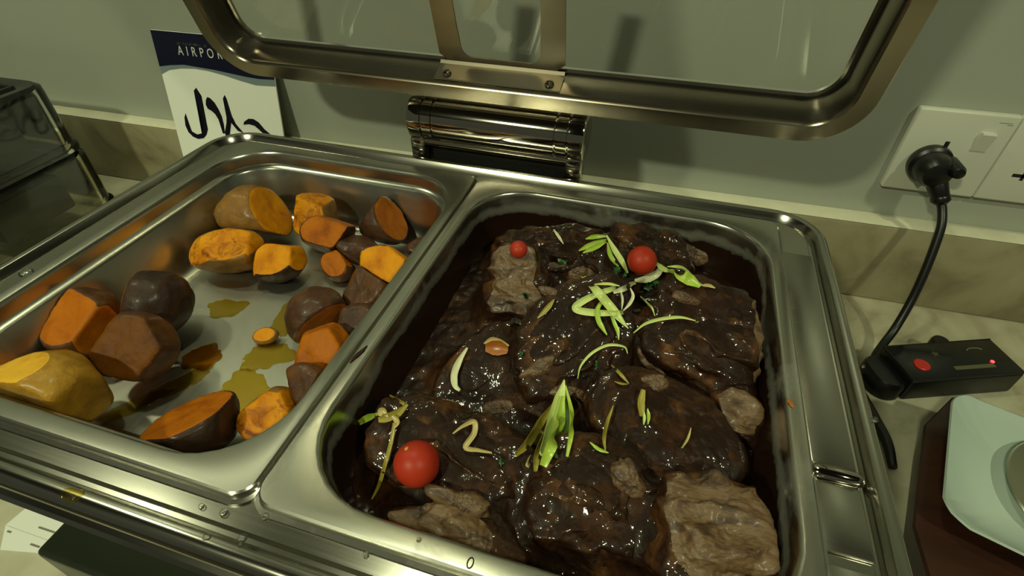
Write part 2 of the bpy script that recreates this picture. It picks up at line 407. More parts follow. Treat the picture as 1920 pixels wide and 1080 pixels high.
ad = k.node('ShaderNodeMath', operation='ADD'); k.link(mr.outputs[0], ad.inputs[0]); k.link(k.noise(22, 4, .6, k.coord(), .6), ad.inputs[1])
film_shade = k.ramp(ad.outputs[0], [(.55, (0, 0, 0)), (1.1, (1, 1, 1))])
k.set(Base_Color=k.mix(film_shade, (.52, .51, .45, 1), srgb(36, 20, 11)), Metallic=k.mix(film_shade, (1, 1, 1, 1), (.15, .15, .15, 1)), Roughness=.25)
M['pan_stained_shaded'] = k.m
pan_l = pan('food_pan', 'left half size steel pan holding sweet potato chunks', -.1325, True)
pan_r = pan('food_pan', 'right half size steel pan holding meat in brown gravy', .1325, False)
def mark(bm, x, y, rx, ry, w):                                      # stamped oval on the pan lip
    n = 20; A = [bm.verts.new((x+rx*math.cos(2*PI*i/n), y+ry*math.sin(2*PI*i/n), Z+.0002)) for i in range(n)]
    B = [bm.verts.new((x+(rx-w)*math.cos(2*PI*i/n), y+(ry-w)*math.sin(2*PI*i/n), Z+.0002)) for i in range(n)]
    bridge(bm, A, B)
bm = bmesh.new(); mark(bm, .1135, -.1650, .0016, .0026, .0006); mk('stamped_mark', bm, M['slot'], pan_r)

# ------------------------------------------------------------------ measured data (metres)
POTATOES = [
    ('p1', [-0.2016, 0.0964, 0.1398], [[0.979, 0.174, -0.104], [-0.037, 0.659, 0.751], [0.199, -0.732, 0.652]], [0.0415, 0.028, 0.024], [(0.842, 0.12, 0.526, 0.01534, 1), (0.086, -0.687, -0.721, 0.01737, 0), (-0.8, 0.164, 0.577, 0.03074, 0)], 'gold', 'tan', 'skin-side-up chunk with shiny tan skin and gold cut edge at back left of the heap'),
    ('p2', [-0.1941, 0.0412, 0.1358], [[0.931, 0.349, 0.107], [-0.306, 0.586, 0.751], [0.199, -0.732, 0.652]], [0.0364, 0.0211, 0.022], [(0.079, -0.297, 0.952, 0.01202, 1), (0.848, 0.194, 0.493, 0.02574, 1), (-0.359, -0.69, 0.629, 0.01903, 1), (0.227, -0.828, -0.513, 0.01549, 0)], 'seared', 'tan', 'gold chunk with dark seared top, leftmost of the back group'),
    ('p3', [-0.1466, 0.0451, 0.1318], [[0.894, 0.408, 0.185], [-0.402, 0.546, 0.735], [0.199, -0.732, 0.652]], [0.0266, 0.019, 0.019], [(-0.016, -0.503, 0.864, 0.00952, 1), (-0.669, -0.64, 0.377, 0.01921, 1), (0.915, 0.141, 0.378, 0.01864, 1), (-0.056, 0.576, 0.816, 0.01499, 1)], 'gold', 'dark', 'small gold chunk with a smooth cut face lying in front of the tan-skinned chunk'),
    ('p4', [-0.1466, 0.1084, 0.1418], [[0.98, 0.151, -0.13], [-0.003, 0.665, 0.747], [0.199, -0.732, 0.652]], [0.0237, 0.0258, 0.022], [(-0.07, -0.833, 0.549, 0.01155, 1), (0.13, 0.241, 0.962, 0.01497, 1), (-0.866, -0.413, 0.283, 0.01766, 1), (0.962, 0.171, 0.213, 0.01855, 0)], 'seared', 'tan', 'upright gold chunk with browned rough top in the middle of the back group'),
    ('p5', [-0.1113, 0.081, 0.1418], [[0.98, 0.127, -0.156], [0.031, 0.67, 0.742], [0.199, -0.732, 0.652]], [0.0293, 0.0195, 0.02], [(0.048, -0.543, 0.838, 0.01012, 1), (0.908, 0.134, 0.397, 0.02149, 0), (-0.074, -0.869, -0.49, 0.01477, 0), (0.162, 0.521, 0.838, 0.01414, 1)], 'amber', 'brown', 'amber brown chunk with a blurred cut face right of the browned gold chunk'),
    ('p6', [-0.076, 0.1176, 0.1398], [[0.959, 0.009, -0.282], [0.201, 0.682, 0.704], [0.199, -0.732, 0.652]], [0.0255, 0.0244, 0.022], [(0.815, 0.104, 0.57, 0.00828, 1), (-0.777, -0.073, 0.625, 0.01807, 0), (0.0, -0.736, -0.677, 0.01956, 0)], 'amber', 'purple', 'purple brown skinned wedge standing at the back right corner of the pan'),
    ('p7', [-0.0977, 0.0617, 0.1258], [[0.695, -0.364, -0.62], [0.691, 0.577, 0.436], [0.199, -0.732, 0.652]], [0.0164, 0.0144, 0.013], [(-0.028, -0.634, 0.773, 0.00664, 1), (0.651, 0.353, 0.672, 0.01002, 1)], 'amber', 'brown', 'thin amber sliver half under the pile beside the bare pan floor'),
    ('p8', [-0.0372, 0.0411, 0.1518], [[0.979, 0.174, -0.104], [-0.037, 0.659, 0.751], [0.199, -0.732, 0.652]], [0.0244, 0.0183, 0.02], [(0.057, -0.58, 0.812, 0.009, 1), (-0.802, -0.481, 0.355, 0.01896, 1), (-0.349, -0.855, -0.383, 0.0159, 0), (0.458, 0.585, 0.67, 0.01594, 1)], 'gold', 'purple', 'round orange faced chunk leaning on the divider side of the pan'),
    ('p9', [-0.0898, 0.0778, 0.1338], [[0.979, 0.174, -0.104], [-0.037, 0.659, 0.751], [0.199, -0.732, 0.652]], [0.0243, 0.0146, 0.016], [(0.02, 0.302, 0.953, 0.01038, 0)], 'amber', 'purple', 'purplish skinned chunk squeezed between two orange chunks'),
    ('p10', [-0.0452, 0.0222, 0.1398], [[0.847, 0.463, 0.261], [-0.493, 0.5, 0.712], [0.199, -0.732, 0.652]], [0.0233, 0.0207, 0.022], [(-0.118, -0.645, 0.755, 0.01318, 0), (-0.884, -0.124, 0.45, 0.01654, 0)], 'amber', 'brown', 'broad brown skinned chunk below the round orange faced one'),
    ('p11', [-0.073, -0.0094, 0.1338], [[0.867, -0.179, -0.465], [0.457, 0.658, 0.599], [0.199, -0.732, 0.652]], [0.0234, 0.0259, 0.024], [(0.788, -0.472, -0.395, 0.00824, 1), (0.1, 0.411, 0.906, 0.02027, 0)], 'amber', 'purple', 'dark crescent of skin curved over the large orange chunk'),
    ('p12', [-0.0335, -0.0156, 0.1418], [[0.847, 0.463, 0.261], [-0.493, 0.5, 0.712], [0.199, -0.732, 0.652]], [0.0192, 0.0152, 0.02], [(0.048, -0.543, 0.838, 0.01275, 0), (-0.912, -0.346, 0.221, 0.01392, 1)], 'amber', 'purple', 'small glossy purple skinned chunk against the divider'),
    ('p13', [-0.0384, -0.0547, 0.1478], [[0.971, 0.057, -0.232], [0.133, 0.679, 0.722], [0.199, -0.732, 0.652]], [0.0221, 0.0243, 0.024], [(0.084, -0.688, 0.72, 0.01199, 1), (-0.859, -0.306, 0.41, 0.01671, 1), (-0.408, 0.366, 0.837, 0.01768, 1), (0.684, 0.512, 0.519, 0.01769, 1)], 'amber', 'brown', 'large orange chunk with two flat cut faces beside the divider'),
    ('p14', [-0.0268, -0.0838, 0.1498], [[0.91, -0.109, -0.4], [0.364, 0.673, 0.644], [0.199, -0.732, 0.652]], [0.0212, 0.0137, 0.018], [(-0.096, -0.379, 0.921, 0.01187, 0), (-0.772, -0.634, 0.048, 0.01422, 0)], 'amber', 'brown', 'reddish brown skinned chunk below the large orange one, with two wet glints'),
    ('p15', [-0.0492, -0.104, 0.1378], [[0.894, 0.408, 0.185], [-0.402, 0.546, 0.735], [0.199, -0.732, 0.652]], [0.0224, 0.019, 0.022], [(0.141, -0.52, 0.842, 0.01198, 1), (-0.682, 0.17, 0.711, 0.01484, 1), (0.743, 0.477, 0.47, 0.01661, 1), (-0.563, -0.751, -0.345, 0.01745, 1)], 'seared', 'tan', 'bright gold crumbly chunk nearest the front corner of the pan'),
    ('p16', [-0.0873, -0.126, 0.1458], [[0.829, 0.48, 0.286], [-0.522, 0.484, 0.702], [0.199, -0.732, 0.652]], [0.03, 0.0235, 0.03], [(-0.382, 0.28, 0.881, 0.00724, 1), (-0.86, -0.503, 0.086, 0.02544, 0), (0.941, 0.328, 0.081, 0.02601, 0)], 'amber', 'dark', 'dark skinned chunk with a flat orange cut top at the front of the pan'),
    ('p17', [-0.1884, -0.1301, 0.1498], [[0.979, 0.174, -0.104], [-0.037, 0.659, 0.751], [0.199, -0.732, 0.652]], [0.0368, 0.0252, 0.032], [(0.996, -0.069, -0.06, 0.02844, 1), (-0.239, 0.115, 0.964, 0.02267, 1), (0.194, -0.893, 0.406, 0.02519, 1)], 'yellow', 'yellow', 'largest pale yellow chunk in the front left corner of the pan'),
    ('p18', [-0.1694, -0.0856, 0.1478], [[0.92, 0.369, 0.134], [-0.338, 0.573, 0.746], [0.199, -0.732, 0.652]], [0.0312, 0.026, 0.026], [(0.238, -0.685, 0.688, 0.01093, 1), (-0.773, -0.118, 0.624, 0.01992, 1), (0.902, -0.309, -0.3, 0.0228, 0), (0.012, -0.803, -0.596, 0.02087, 0), (0.76, 0.469, 0.45, 0.02445, 0)], 'dim', 'brown', 'wide orange brown chunk with a flat face in the left hand group'),
    ('p19', [-0.1969, -0.0382, 0.1438], [[0.966, 0.033, -0.258], [0.167, 0.681, 0.713], [0.199, -0.732, 0.652]], [0.0274, 0.0266, 0.026], [(-0.807, -0.407, 0.428, 0.01683, 1), (-0.029, 0.489, 0.872, 0.02259, 0)], 'amber', 'dark', 'chunk with dark purple brown skin standing behind the wide orange brown one'),
    ('p20', [-0.2323, -0.0691, 0.1418], [[0.89, -0.144, -0.433], [0.411, 0.666, 0.622], [0.199, -0.732, 0.652]], [0.0272, 0.0288, 0.026], [(-0.027, -0.489, 0.872, 0.01444, 1), (0.975, -0.218, -0.034, 0.01903, 1), (0.179, 0.514, 0.839, 0.02344, 0)], 'amber', 'brown', 'dull orange chunk in the shade of the left pan wall'),
    ('p21', [-0.1135, -0.0267, 0.1178], [[0.92, 0.369, 0.134], [-0.338, 0.573, 0.746], [0.199, -0.732, 0.652]], [0.0106, 0.0068, 0.006], [(0.141, -0.52, 0.842, 0.00365, 1)], 'gold', 'tan', 'tiny orange crumb alone on the bare pan floor'),
    ('p22', [-0.0292, 0.0934, 0.1358], [[0.92, 0.369, 0.134], [-0.338, 0.573, 0.746], [0.199, -0.732, 0.652]], [0.0145, 0.0087, 0.012], [(0.161, -0.594, 0.788, 0.00833, 0)], 'amber', 'brown', 'small brown chunk half hidden behind the divider at the back'),
]
SLICES = [
    ('s2', [0.0962, 0.1043, 0.1458], [[0.974, 0.219, -0.051], [-0.106, 0.645, 0.757], [0.199, -0.732, 0.652]], [0.0562, 0.0239, 0.02], [(0.083, -0.312, 0.946, 0.01587, 0)], 6, 'gravy coated slice along the back wall of the pan, under the upright tomato sprig'),
    ('s3', [0.1674, 0.1117, 0.1558], [[0.978, 0.104, -0.182], [0.065, 0.674, 0.736], [0.199, -0.732, 0.652]], [0.0391, 0.0222, 0.022], [(0.301, -0.353, 0.886, 0.0167, 0), (0.883, 0.288, 0.371, 0.02774, 1)], 6, 'bumpy slice behind the upper red tomato with a torn tan end'),
    ('s1', [0.0778, 0.039, 0.1558], [[0.978, 0.104, -0.182], [0.065, 0.674, 0.736], [0.199, -0.732, 0.652]], [0.0303, 0.0319, 0.022], [(-0.108, -0.519, 0.848, 0.01236, 1), (-0.899, -0.416, 0.14, 0.02551, 0), (0.239, -0.872, -0.428, 0.02371, 0), (0.921, 0.148, 0.36, 0.01792, 0)], 6, 'slice with a bare pale grey cut face at the back left'),
    ('s4', [0.208, 0.0074, 0.1638], [[0.959, 0.009, -0.282], [0.201, 0.682, 0.704], [0.199, -0.732, 0.652]], [0.041, 0.0417, 0.024], [(0.062, -0.426, 0.902, 0.01608, 0), (0.991, 0.041, 0.127, 0.03221, 1), (-0.293, -0.807, -0.512, 0.02718, 0)], 6, 'thick gravy glazed slice by the right wall with one pale edge'),
    ('s6', [0.236, -0.0299, 0.1458], [[0.897, -0.133, -0.422], [0.396, 0.669, 0.63], [0.199, -0.732, 0.652]], [0.0199, 0.0113, 0.014], [(0.134, -0.495, 0.858, 0.00984, 1)], 5, 'crumbly torn end of meat hanging below the thick slice at right'),
    ('s5', [0.1235, -0.0132, 0.1558], [[0.627, 0.606, 0.489], [-0.753, 0.312, 0.58], [0.199, -0.732, 0.652]], [0.0577, 0.0346, 0.02], [(0.032, -0.52, 0.853, 0.01368, 0), (-0.868, -0.306, 0.391, 0.03551, 0)], 6, 'ridged slice in the middle of the pan under the crossed spring onion strips'),
    ('s7', [0.1947, -0.0625, 0.1498], [[0.98, 0.127, -0.156], [0.031, 0.67, 0.742], [0.199, -0.732, 0.652]], [0.0533, 0.0383, 0.019], [(0.148, -0.36, 0.921, 0.0109, 0), (0.752, 0.393, 0.53, 0.03896, 0)], 6, 'broad slice buried under smooth dark gravy right of the centre', 0.3),
    ('s12', [0.0732, -0.032, 0.1338], [[0.627, 0.606, 0.489], [-0.753, 0.312, 0.58], [0.199, -0.732, 0.652]], [0.0409, 0.0275, 0.012], [(0.161, -0.594, 0.788, 0.0081, 0)], 5, 'low slice mostly sunk in gravy beside the pale onion piece'),
    ('s8', [0.2153, -0.1229, 0.1558], [[0.954, 0.296, 0.042], [-0.224, 0.614, 0.757], [0.199, -0.732, 0.652]], [0.0308, 0.0344, 0.022], [(0.048, -0.182, 0.982, 0.01374, 1), (0.985, 0.107, 0.136, 0.02557, 1), (-0.915, -0.273, 0.297, 0.02516, 0)], 6, 'bare fibrous tan slice in the front right corner of the pan'),
    ('s9', [0.0814, -0.1103, 0.1518], [[0.952, -0.015, -0.307], [0.234, 0.681, 0.693], [0.199, -0.732, 0.652]], [0.0533, 0.0264, 0.02], [(0.148, -0.36, 0.921, 0.01118, 0), (-0.022, -0.864, -0.503, 0.01978, 1)], 6, 'gravy topped slice under the lower red tomato with a pale front edge'),
    ('s10', [0.0956, -0.1437, 0.1418], [[0.952, -0.015, -0.307], [0.234, 0.681, 0.693], [0.199, -0.732, 0.652]], [0.044, 0.0162, 0.018], [(-0.014, -0.337, 0.941, 0.01324, 1), (0.508, -0.71, -0.489, 0.0279, 1)], 6, 'pale edged slice lowest along the front wall of the pan'),
    ('s11', [0.1576, -0.1147, 0.1498], [[0.977, 0.092, -0.194], [0.082, 0.675, 0.733], [0.199, -0.732, 0.652]], [0.0401, 0.0328, 0.02], [(0.1, -0.373, 0.922, 0.0121, 0), (0.987, -0.12, -0.103, 0.03345, 1)], 6, 'lumpy wet slice at the front centre left of the bare tan slice'),
]
TOMATOES = [
    (0.1641, 0.084, 0.1678, 0.0116, 'red cherry tomato at the back of the meat', None),
    (0.0636, -0.1253, 0.1672, 0.0121, 'largest red cherry tomato at the front left of the meat', [-0.387, 0.081, 0.899]),
    (0.0717, 0.0549, 0.1808, 0.0069, 'small dull red tomato half sunk at the back left', None),
]
RIBBONS = [
    ('spring_onion_sprig', 'strip', 'split spring onion sprig left of the upper tomato', 'spring onion', [(0.0037, 'green', [[0.1165, 0.1047, 0.1651], [0.1235, 0.1078, 0.1665], [0.1343, 0.108, 0.1689]], (0.25, 0.3)), (0.0042, 'green', [[0.113, 0.0943, 0.1597], [0.1219, 0.0998, 0.1635], [0.1335, 0.1054, 0.1673]], (0.25, 0.3)), (0.0042, 'green', [[0.1168, 0.0931, 0.1591], [0.1253, 0.0986, 0.1623], [0.1338, 0.1032, 0.1667]], (0.25, 0.3)), (0.0045, 'pale', [[0.133, 0.105, 0.1717], [0.1416, 0.0922, 0.1679], [0.149, 0.0826, 0.1648], [0.1551, 0.0801, 0.1561]], (0.25, 0.3)), (0.0036, 'green', [[0.135, 0.0987, 0.169], [0.1395, 0.0888, 0.1636], [0.1472, 0.0834, 0.1584]], (0.25, 0.3))]),
    ('spring_onion_curl', 'strip', 'large curl of crossing pale spring onion strips at the middle back', 'spring onion', [(0.0058, 'pale', [[0.1225, 0.0551, 0.1655], [0.1351, 0.0114, 0.1924], [0.1455, 0.0035, 0.188], [0.1537, -0.0029, 0.184], [0.1609, -0.007, 0.1797]], (0.7, 0.08)), (0.0047, 'pale', [[0.1619, 0.0575, 0.166], [0.147, 0.0155, 0.1917], [0.1328, 0.0065, 0.188], [0.1251, -0.0004, 0.1841], [0.1294, -0.0022, 0.1829], [0.1432, -0.0009, 0.1833], [0.1548, 0.002, 0.1841], [0.1687, 0.0421, 0.1538]], (0.5, 0.3)), (0.0033, 'green', [[0.1422, 0.0065, 0.1893], [0.1394, -0.0, 0.1849], [0.1413, -0.0058, 0.1812], [0.1449, -0.0095, 0.1783], [0.1484, -0.0125, 0.1759]], (0.6, 0.2)), (0.0026, 'green', [[0.1471, 0.0008, 0.1861], [0.1516, -0.0051, 0.1807], [0.1545, -0.0087, 0.1777], [0.1562, -0.0128, 0.1739]], (0.6, 0.2)), (0.0019, 'pale', [[0.1342, 0.0155, 0.1925], [0.143, 0.0175, 0.1933], [0.1508, 0.0181, 0.1927]], (0.25, 0.3)), (0.0036, 'white', [[0.1475, 0.0124, 0.1911], [0.1545, 0.016, 0.1934], [0.1611, 0.0564, 0.1667]], (0.6, 0.2)), (0.0015, 'white', [[0.1517, 0.0135, 0.1926], [0.154, 0.0095, 0.1895], [0.1548, 0.0033, 0.1858]], (0.25, 0.3)), (0.0022, 'white', [[0.1578, 0.0171, 0.1933], [0.1604, 0.0132, 0.1902], [0.1589, 0.0074, 0.1878], [0.1559, 0.003, 0.1853]], (0.25, 0.3))]),
    ('spring_onion_leaf', 'strip', 'broad bright green spring onion leaf right of the upper tomato', 'spring onion', [(0.0078, 'green', [[0.1839, 0.0669, 0.1752], [0.1881, 0.0333, 0.1985], [0.1952, 0.03, 0.1976], [0.2016, 0.0273, 0.1962]], (0.3, 0.3)), (0.004, 'pale', [[0.174, 0.0848, 0.1677], [0.1806, 0.0851, 0.1625], [0.1877, 0.0864, 0.1593]], (0.25, 0.3)), (0.0026, 'pale', [[0.184, 0.0868, 0.1636], [0.1913, 0.0858, 0.1659], [0.197, 0.0718, 0.1742], [0.2024, 0.0287, 0.1971]], (0.25, 0.3)), (0.0022, 'onion', [[0.2013, 0.0287, 0.196], [0.2067, 0.0297, 0.1963], [0.2112, 0.0289, 0.1957]], (0.25, 0.3))]),
    ('spring_onion_strip', 'strip', 'thin pale strip arched on the thick slice by the right wall', 'spring onion', [(0.0022, 'pale', [[0.1647, -0.0069, 0.1767], [0.1709, -0.0023, 0.1822], [0.1802, 0.0019, 0.1849], [0.1914, 0.0051, 0.1863], [0.2012, 0.0056, 0.1854]], (0.25, 0.3))]),
    ('spring_onion_strip', 'strip', 'long thin strip bent like a hook in the middle of the meat', 'spring onion', [(0.0018, 'pale', [[0.1353, -0.0384, 0.1583], [0.1359, -0.0334, 0.1653], [0.1412, -0.0248, 0.1697], [0.1502, -0.0181, 0.1726], [0.1602, -0.0155, 0.1713], [0.1633, -0.0172, 0.1675]], (0.25, 0.3))]),
    ('spring_onion_strip', 'strip', 'short olive strip left of the crossing pale curl', 'spring onion', [(0.0034, 'olive', [[0.1102, 0.002, 0.185], [0.1069, -0.0037, 0.1811], [0.1021, -0.0107, 0.1775]], (0.25, 0.3))]),
    ('spring_onion_strip', 'strip', 'short straight strip right of the hooked one', 'spring onion', [(0.002, 'olive', [[0.1542, -0.0327, 0.1711], [0.1598, -0.0444, 0.1782], [0.1659, -0.0489, 0.1762]], (0.25, 0.3))]),
    ('spring_onion_strip', 'strip', 'tiny olive strip under the short straight one', 'spring onion', [(0.0013, 'olive', [[0.1576, -0.0498, 0.1764], [0.1617, -0.0498, 0.1758], [0.1654, -0.0491, 0.1757]], (0.25, 0.3))]),
    ('spring_onion_bundle', 'strip', 'large folded green spring onion bundle at the centre front', 'spring onion', [(0.0069, 'pale', [[0.1275, -0.0431, 0.1603], [0.1271, -0.0531, 0.155], [0.126, -0.0722, 0.1558], [0.127, -0.1069, 0.1757]], (0.12, 0.5)), (0.0066, 'green', [[0.129, -0.0533, 0.1574], [0.1307, -0.0719, 0.1571], [0.1314, -0.1021, 0.1801], [0.129, -0.113, 0.1742]], (0.3, 0.6)), (0.005, 'olive', [[0.1263, -0.0517, 0.1529], [0.1193, -0.07, 0.1502], [0.1168, -0.0947, 0.1631], [0.1131, -0.1064, 0.168]], (0.3, 0.5)), (0.0047, 'onion', [[0.1242, -0.0631, 0.148], [0.1202, -0.0835, 0.1479], [0.1206, -0.1104, 0.1673]], (0.3, 0.6)), (0.003, 'green', [[0.1287, -0.045, 0.1578], [0.1357, -0.0625, 0.1569], [0.1395, -0.0917, 0.1781], [0.1399, -0.1049, 0.1752]], (0.3, 0.5)), (0.0047, 'darkgreen', [[0.1305, -0.0514, 0.1503], [0.1341, -0.0705, 0.1511], [0.1346, -0.1052, 0.1738]], (0.3, 0.5)), (0.0035, 'olive', [[0.1229, -0.0792, 0.1508], [0.1237, -0.1011, 0.1654], [0.1251, -0.1123, 0.1671]], (0.4, 0.6))]),
    ('onion_strip', 'strip', 'yellow brown bent onion strip right of the lower tomato', 'onion', [(0.0031, 'onion', [[0.0769, -0.1053, 0.1714], [0.081, -0.1001, 0.1727], [0.0865, -0.0969, 0.1743], [0.088, -0.1017, 0.171], [0.0855, -0.1093, 0.1679], [0.0926, -0.1089, 0.1672], [0.0999, -0.1081, 0.1666]], (0.25, 0.3))]),
    ('spring_onion_sprout', 'strip', 'wilted spring onion sprout with a long thin stem left of the lower tomato', 'spring onion', [(0.0022, 'olive', [[0.0457, -0.1107, 0.1768], [0.0464, -0.1189, 0.1704], [0.0469, -0.1289, 0.1654], [0.0429, -0.1333, 0.1502], [0.0393, -0.1383, 0.1412]], (0.9, 0.4)), (0.0047, 'olive', [[0.0358, -0.1107, 0.176], [0.0393, -0.1091, 0.1766], [0.045, -0.1052, 0.1779], [0.0487, -0.0994, 0.1798]], (0.6, 0.3)), (0.004, 'green', [[0.013, -0.1, 0.1495], [0.0201, -0.1004, 0.1576], [0.0336, -0.108, 0.1765]], (0.7, 0.4)), (0.002, 'olive', [[0.0269, -0.0833, 0.1604], [0.0437, -0.0975, 0.1776], [0.0474, -0.0987, 0.1776]], (0.25, 0.3)), (0.0038, 'onion', [[0.0362, -0.1091, 0.1774], [0.0367, -0.1067, 0.1793], [0.0409, -0.1084, 0.1772]], (0.6, 0.2)), (0.0031, 'onion', [[0.0431, -0.1078, 0.1783], [0.0466, -0.1096, 0.1771], [0.0462, -0.1135, 0.1755]], (0.6, 0.2))]),
    ('spring_onion_strip', 'strip', 'thin upright strip in the smooth gravy right of the green bundle', 'spring onion', [(0.0022, 'olive', [[0.1592, -0.0646, 0.1731], [0.1574, -0.0749, 0.1713], [0.1569, -0.0893, 0.1765], [0.1586, -0.0961, 0.1749]], (0.25, 0.3))]),
    ('spring_onion_strip', 'strip', 'short green strip at the foot of the thin upright one', 'spring onion', [(0.0018, 'green', [[0.15, -0.0944, 0.1768], [0.155, -0.0966, 0.1757], [0.1604, -0.0964, 0.1741]], (0.25, 0.3))]),
    ('spring_onion_tuft', 'strip', 'small yellow tuft with green tips sunk in the gravy', 'spring onion', [(0.0042, 'olive', [[0.1744, -0.0512, 0.1763], [0.1743, -0.0581, 0.1726], [0.1759, -0.0654, 0.1702]], (0.6, 0.7)), (0.0019, 'green', [[0.1782, -0.0611, 0.1724], [0.1794, -0.0644, 0.1703], [0.1796, -0.0689, 0.1688]], (0.25, 0.3)), (0.0016, 'pale', [[0.1766, -0.0634, 0.1719], [0.1772, -0.0665, 0.1703], [0.1774, -0.0697, 0.1686]], (0.25, 0.3))]),
    ('onion_strip', 'strip', 'pale curved onion slice in the gravy at the left', 'onion', [(0.0046, 'white', [[0.0579, -0.0287, 0.1548], [0.0548, -0.0361, 0.1494], [0.0534, -0.0438, 0.1439], [0.0557, -0.0499, 0.1396], [0.0599, -0.0524, 0.1383]], (0.3, 0.4))]),
    ('onion_strip', 'strip', 'pale onion edge over an orange vegetable piece at the left', 'onion', [(0.0038, 'onion', [[0.0679, -0.0229, 0.1559], [0.0728, -0.0201, 0.1581], [0.079, -0.0203, 0.1579], [0.0855, -0.0222, 0.158]], (0.25, 0.3))]),
    ('vegetable_piece', 'strip', 'orange vegetable piece half sunk in the gravy at the left', 'vegetable', [(0.01, 'pepper', [[0.0696, -0.0249, 0.1542], [0.0769, -0.0237, 0.155], [0.0853, -0.0241, 0.1557]], (0.5, 0.5))]),
    ('onion_strip', 'strip', 'thin white sliver near the back wall left of the sprig', 'onion', [(0.0024, 'white', [[0.0886, 0.1079, 0.1675], [0.0939, 0.1028, 0.1649], [0.0995, 0.0959, 0.1631]], (0.25, 0.3))]),
    ('onion_strip', 'strip', 'white onion petal under the upper tomato', 'onion', [(0.0063, 'white', [[0.1615, 0.0787, 0.1509], [0.1702, 0.081, 0.1527], [0.1768, 0.0838, 0.1568], [0.1794, 0.0844, 0.1628]], (0.4, 0.7))]),
    ('spring_onion_strip', 'strip', 'hair thin strip hanging right of the crossing curl', 'spring onion', [(0.0012, 'pale', [[0.1674, 0.0509, 0.1596], [0.1725, 0.0098, 0.1876], [0.1759, 0.0026, 0.186]], (0.25, 0.3))]),
    ('onion_strip', 'strip', 'thin sliver of onion on the smooth gravy at right', 'onion', [(0.0013, 'onion', [[0.2038, -0.0623, 0.1654], [0.2027, -0.0679, 0.1626], [0.2, -0.0741, 0.1612]], (0.25, 0.3))]),
]
SHREDS = [
    ('shred0', [0.1122, 0.086, 0.1456], [[0.977, 0.092, -0.194], [0.082, 0.675, 0.733], [0.199, -0.732, 0.652]], [0.0203, 0.0088, 0.0045], 'tan shred between the sprig and the crossing pale curl'),
    ('shred1', [0.1059, 0.0098, 0.1827], [[0.959, 0.009, -0.282], [0.201, 0.682, 0.704], [0.199, -0.732, 0.652]], [0.0094, 0.004, 0.0045], 'small pale shred right of the bare grey cut face'),
    ('shred2', [0.1093, -0.0359, 0.1583], [[0.77, 0.528, 0.358], [-0.606, 0.431, 0.669], [0.199, -0.732, 0.652]], [0.0151, 0.0051, 0.0045], 'brown shred on the left flank of the ridged slice'),
    ('shred3', [0.1336, -0.0424, 0.1463], [[0.979, 0.174, -0.104], [-0.037, 0.659, 0.751], [0.199, -0.732, 0.652]], [0.0164, 0.0055, 0.0045], 'shred behind the tip of the green bundle'),
    ('shred4', [0.1815, -0.0142, 0.1573], [[0.601, 0.617, 0.509], [-0.774, 0.291, 0.562], [0.199, -0.732, 0.652]], [0.0045, 0.0159, 0.0045], 'greyish edge of meat under the thick right slice'),
    ('shred5', [0.0928, -0.1355, 0.1585], [[0.966, 0.033, -0.258], [0.167, 0.681, 0.713], [0.199, -0.732, 0.652]], [0.019, 0.0054, 0.0045], 'long tan shred above the front wall'),
    ('shred6', [0.2077, 0.1384, 0.1444], [[0.966, 0.033, -0.258], [0.167, 0.681, 0.713], [0.199, -0.732, 0.652]], [0.0157, 0.0102, 0.0045], 'pale torn shred right of the upper red tomato'),
    ('shred7', [0.1949, 0.0221, 0.1884], [[0.959, 0.009, -0.282], [0.201, 0.682, 0.704], [0.199, -0.732, 0.652]], [0.0105, 0.0042, 0.0045], 'small brown shred at the top of the thick right slice'),
    ('shred8', [0.1798, -0.0415, 0.171], [[0.965, 0.264, 0.002], [-0.173, 0.629, 0.758], [0.199, -0.732, 0.652]], [0.0082, 0.0076, 0.0045], 'tan lump above the smooth gravy'),
    ('shred9', [0.1728, -0.1044, 0.1653], [[0.847, 0.463, 0.261], [-0.493, 0.5, 0.712], [0.199, -0.732, 0.652]], [0.0082, 0.0121, 0.0045], 'reddish brown shred at the edge of the bare tan slice'),
    ('shred10', [0.0896, -0.0552, 0.1313], [[0.92, 0.369, 0.134], [-0.338, 0.573, 0.746], [0.199, -0.732, 0.652]], [0.0105, 0.0077, 0.0045], 'rough brown shred behind the bent onion strip'),
]
HERBS = [
    (0.1759, 0.0823, 0.1445, 0.0103, 11, 3, 'curly parsley cluster right of the crossing pale curl'),
    (0.1506, 0.0841, 0.1532, 0.0086, 7, 4, 'dark parsley cluster between the sprig and the upper tomato'),
    (0.1021, 0.0838, 0.1531, 0.004, 2, 5, 'parsley fleck above the crossing pale curl'),
    (0.0853, 0.0235, 0.1659, 0.0035, 2, 6, 'parsley fleck on the bare grey cut face'),
    (0.0963, -0.0324, 0.1627, 0.0021, 2, 7, 'parsley fleck above the ridged slice edge'),
    (0.1448, -0.0296, 0.1629, 0.0031, 2, 8, 'parsley fleck inside the hooked strip'),
    (0.1072, -0.1099, 0.1637, 0.0023, 2, 9, 'parsley fleck between lower tomato and green bundle'),
    (0.1274, 0.0051, 0.1849, 0.0025, 1, 10, 'parsley fleck left of the crossing pale curl'),
]
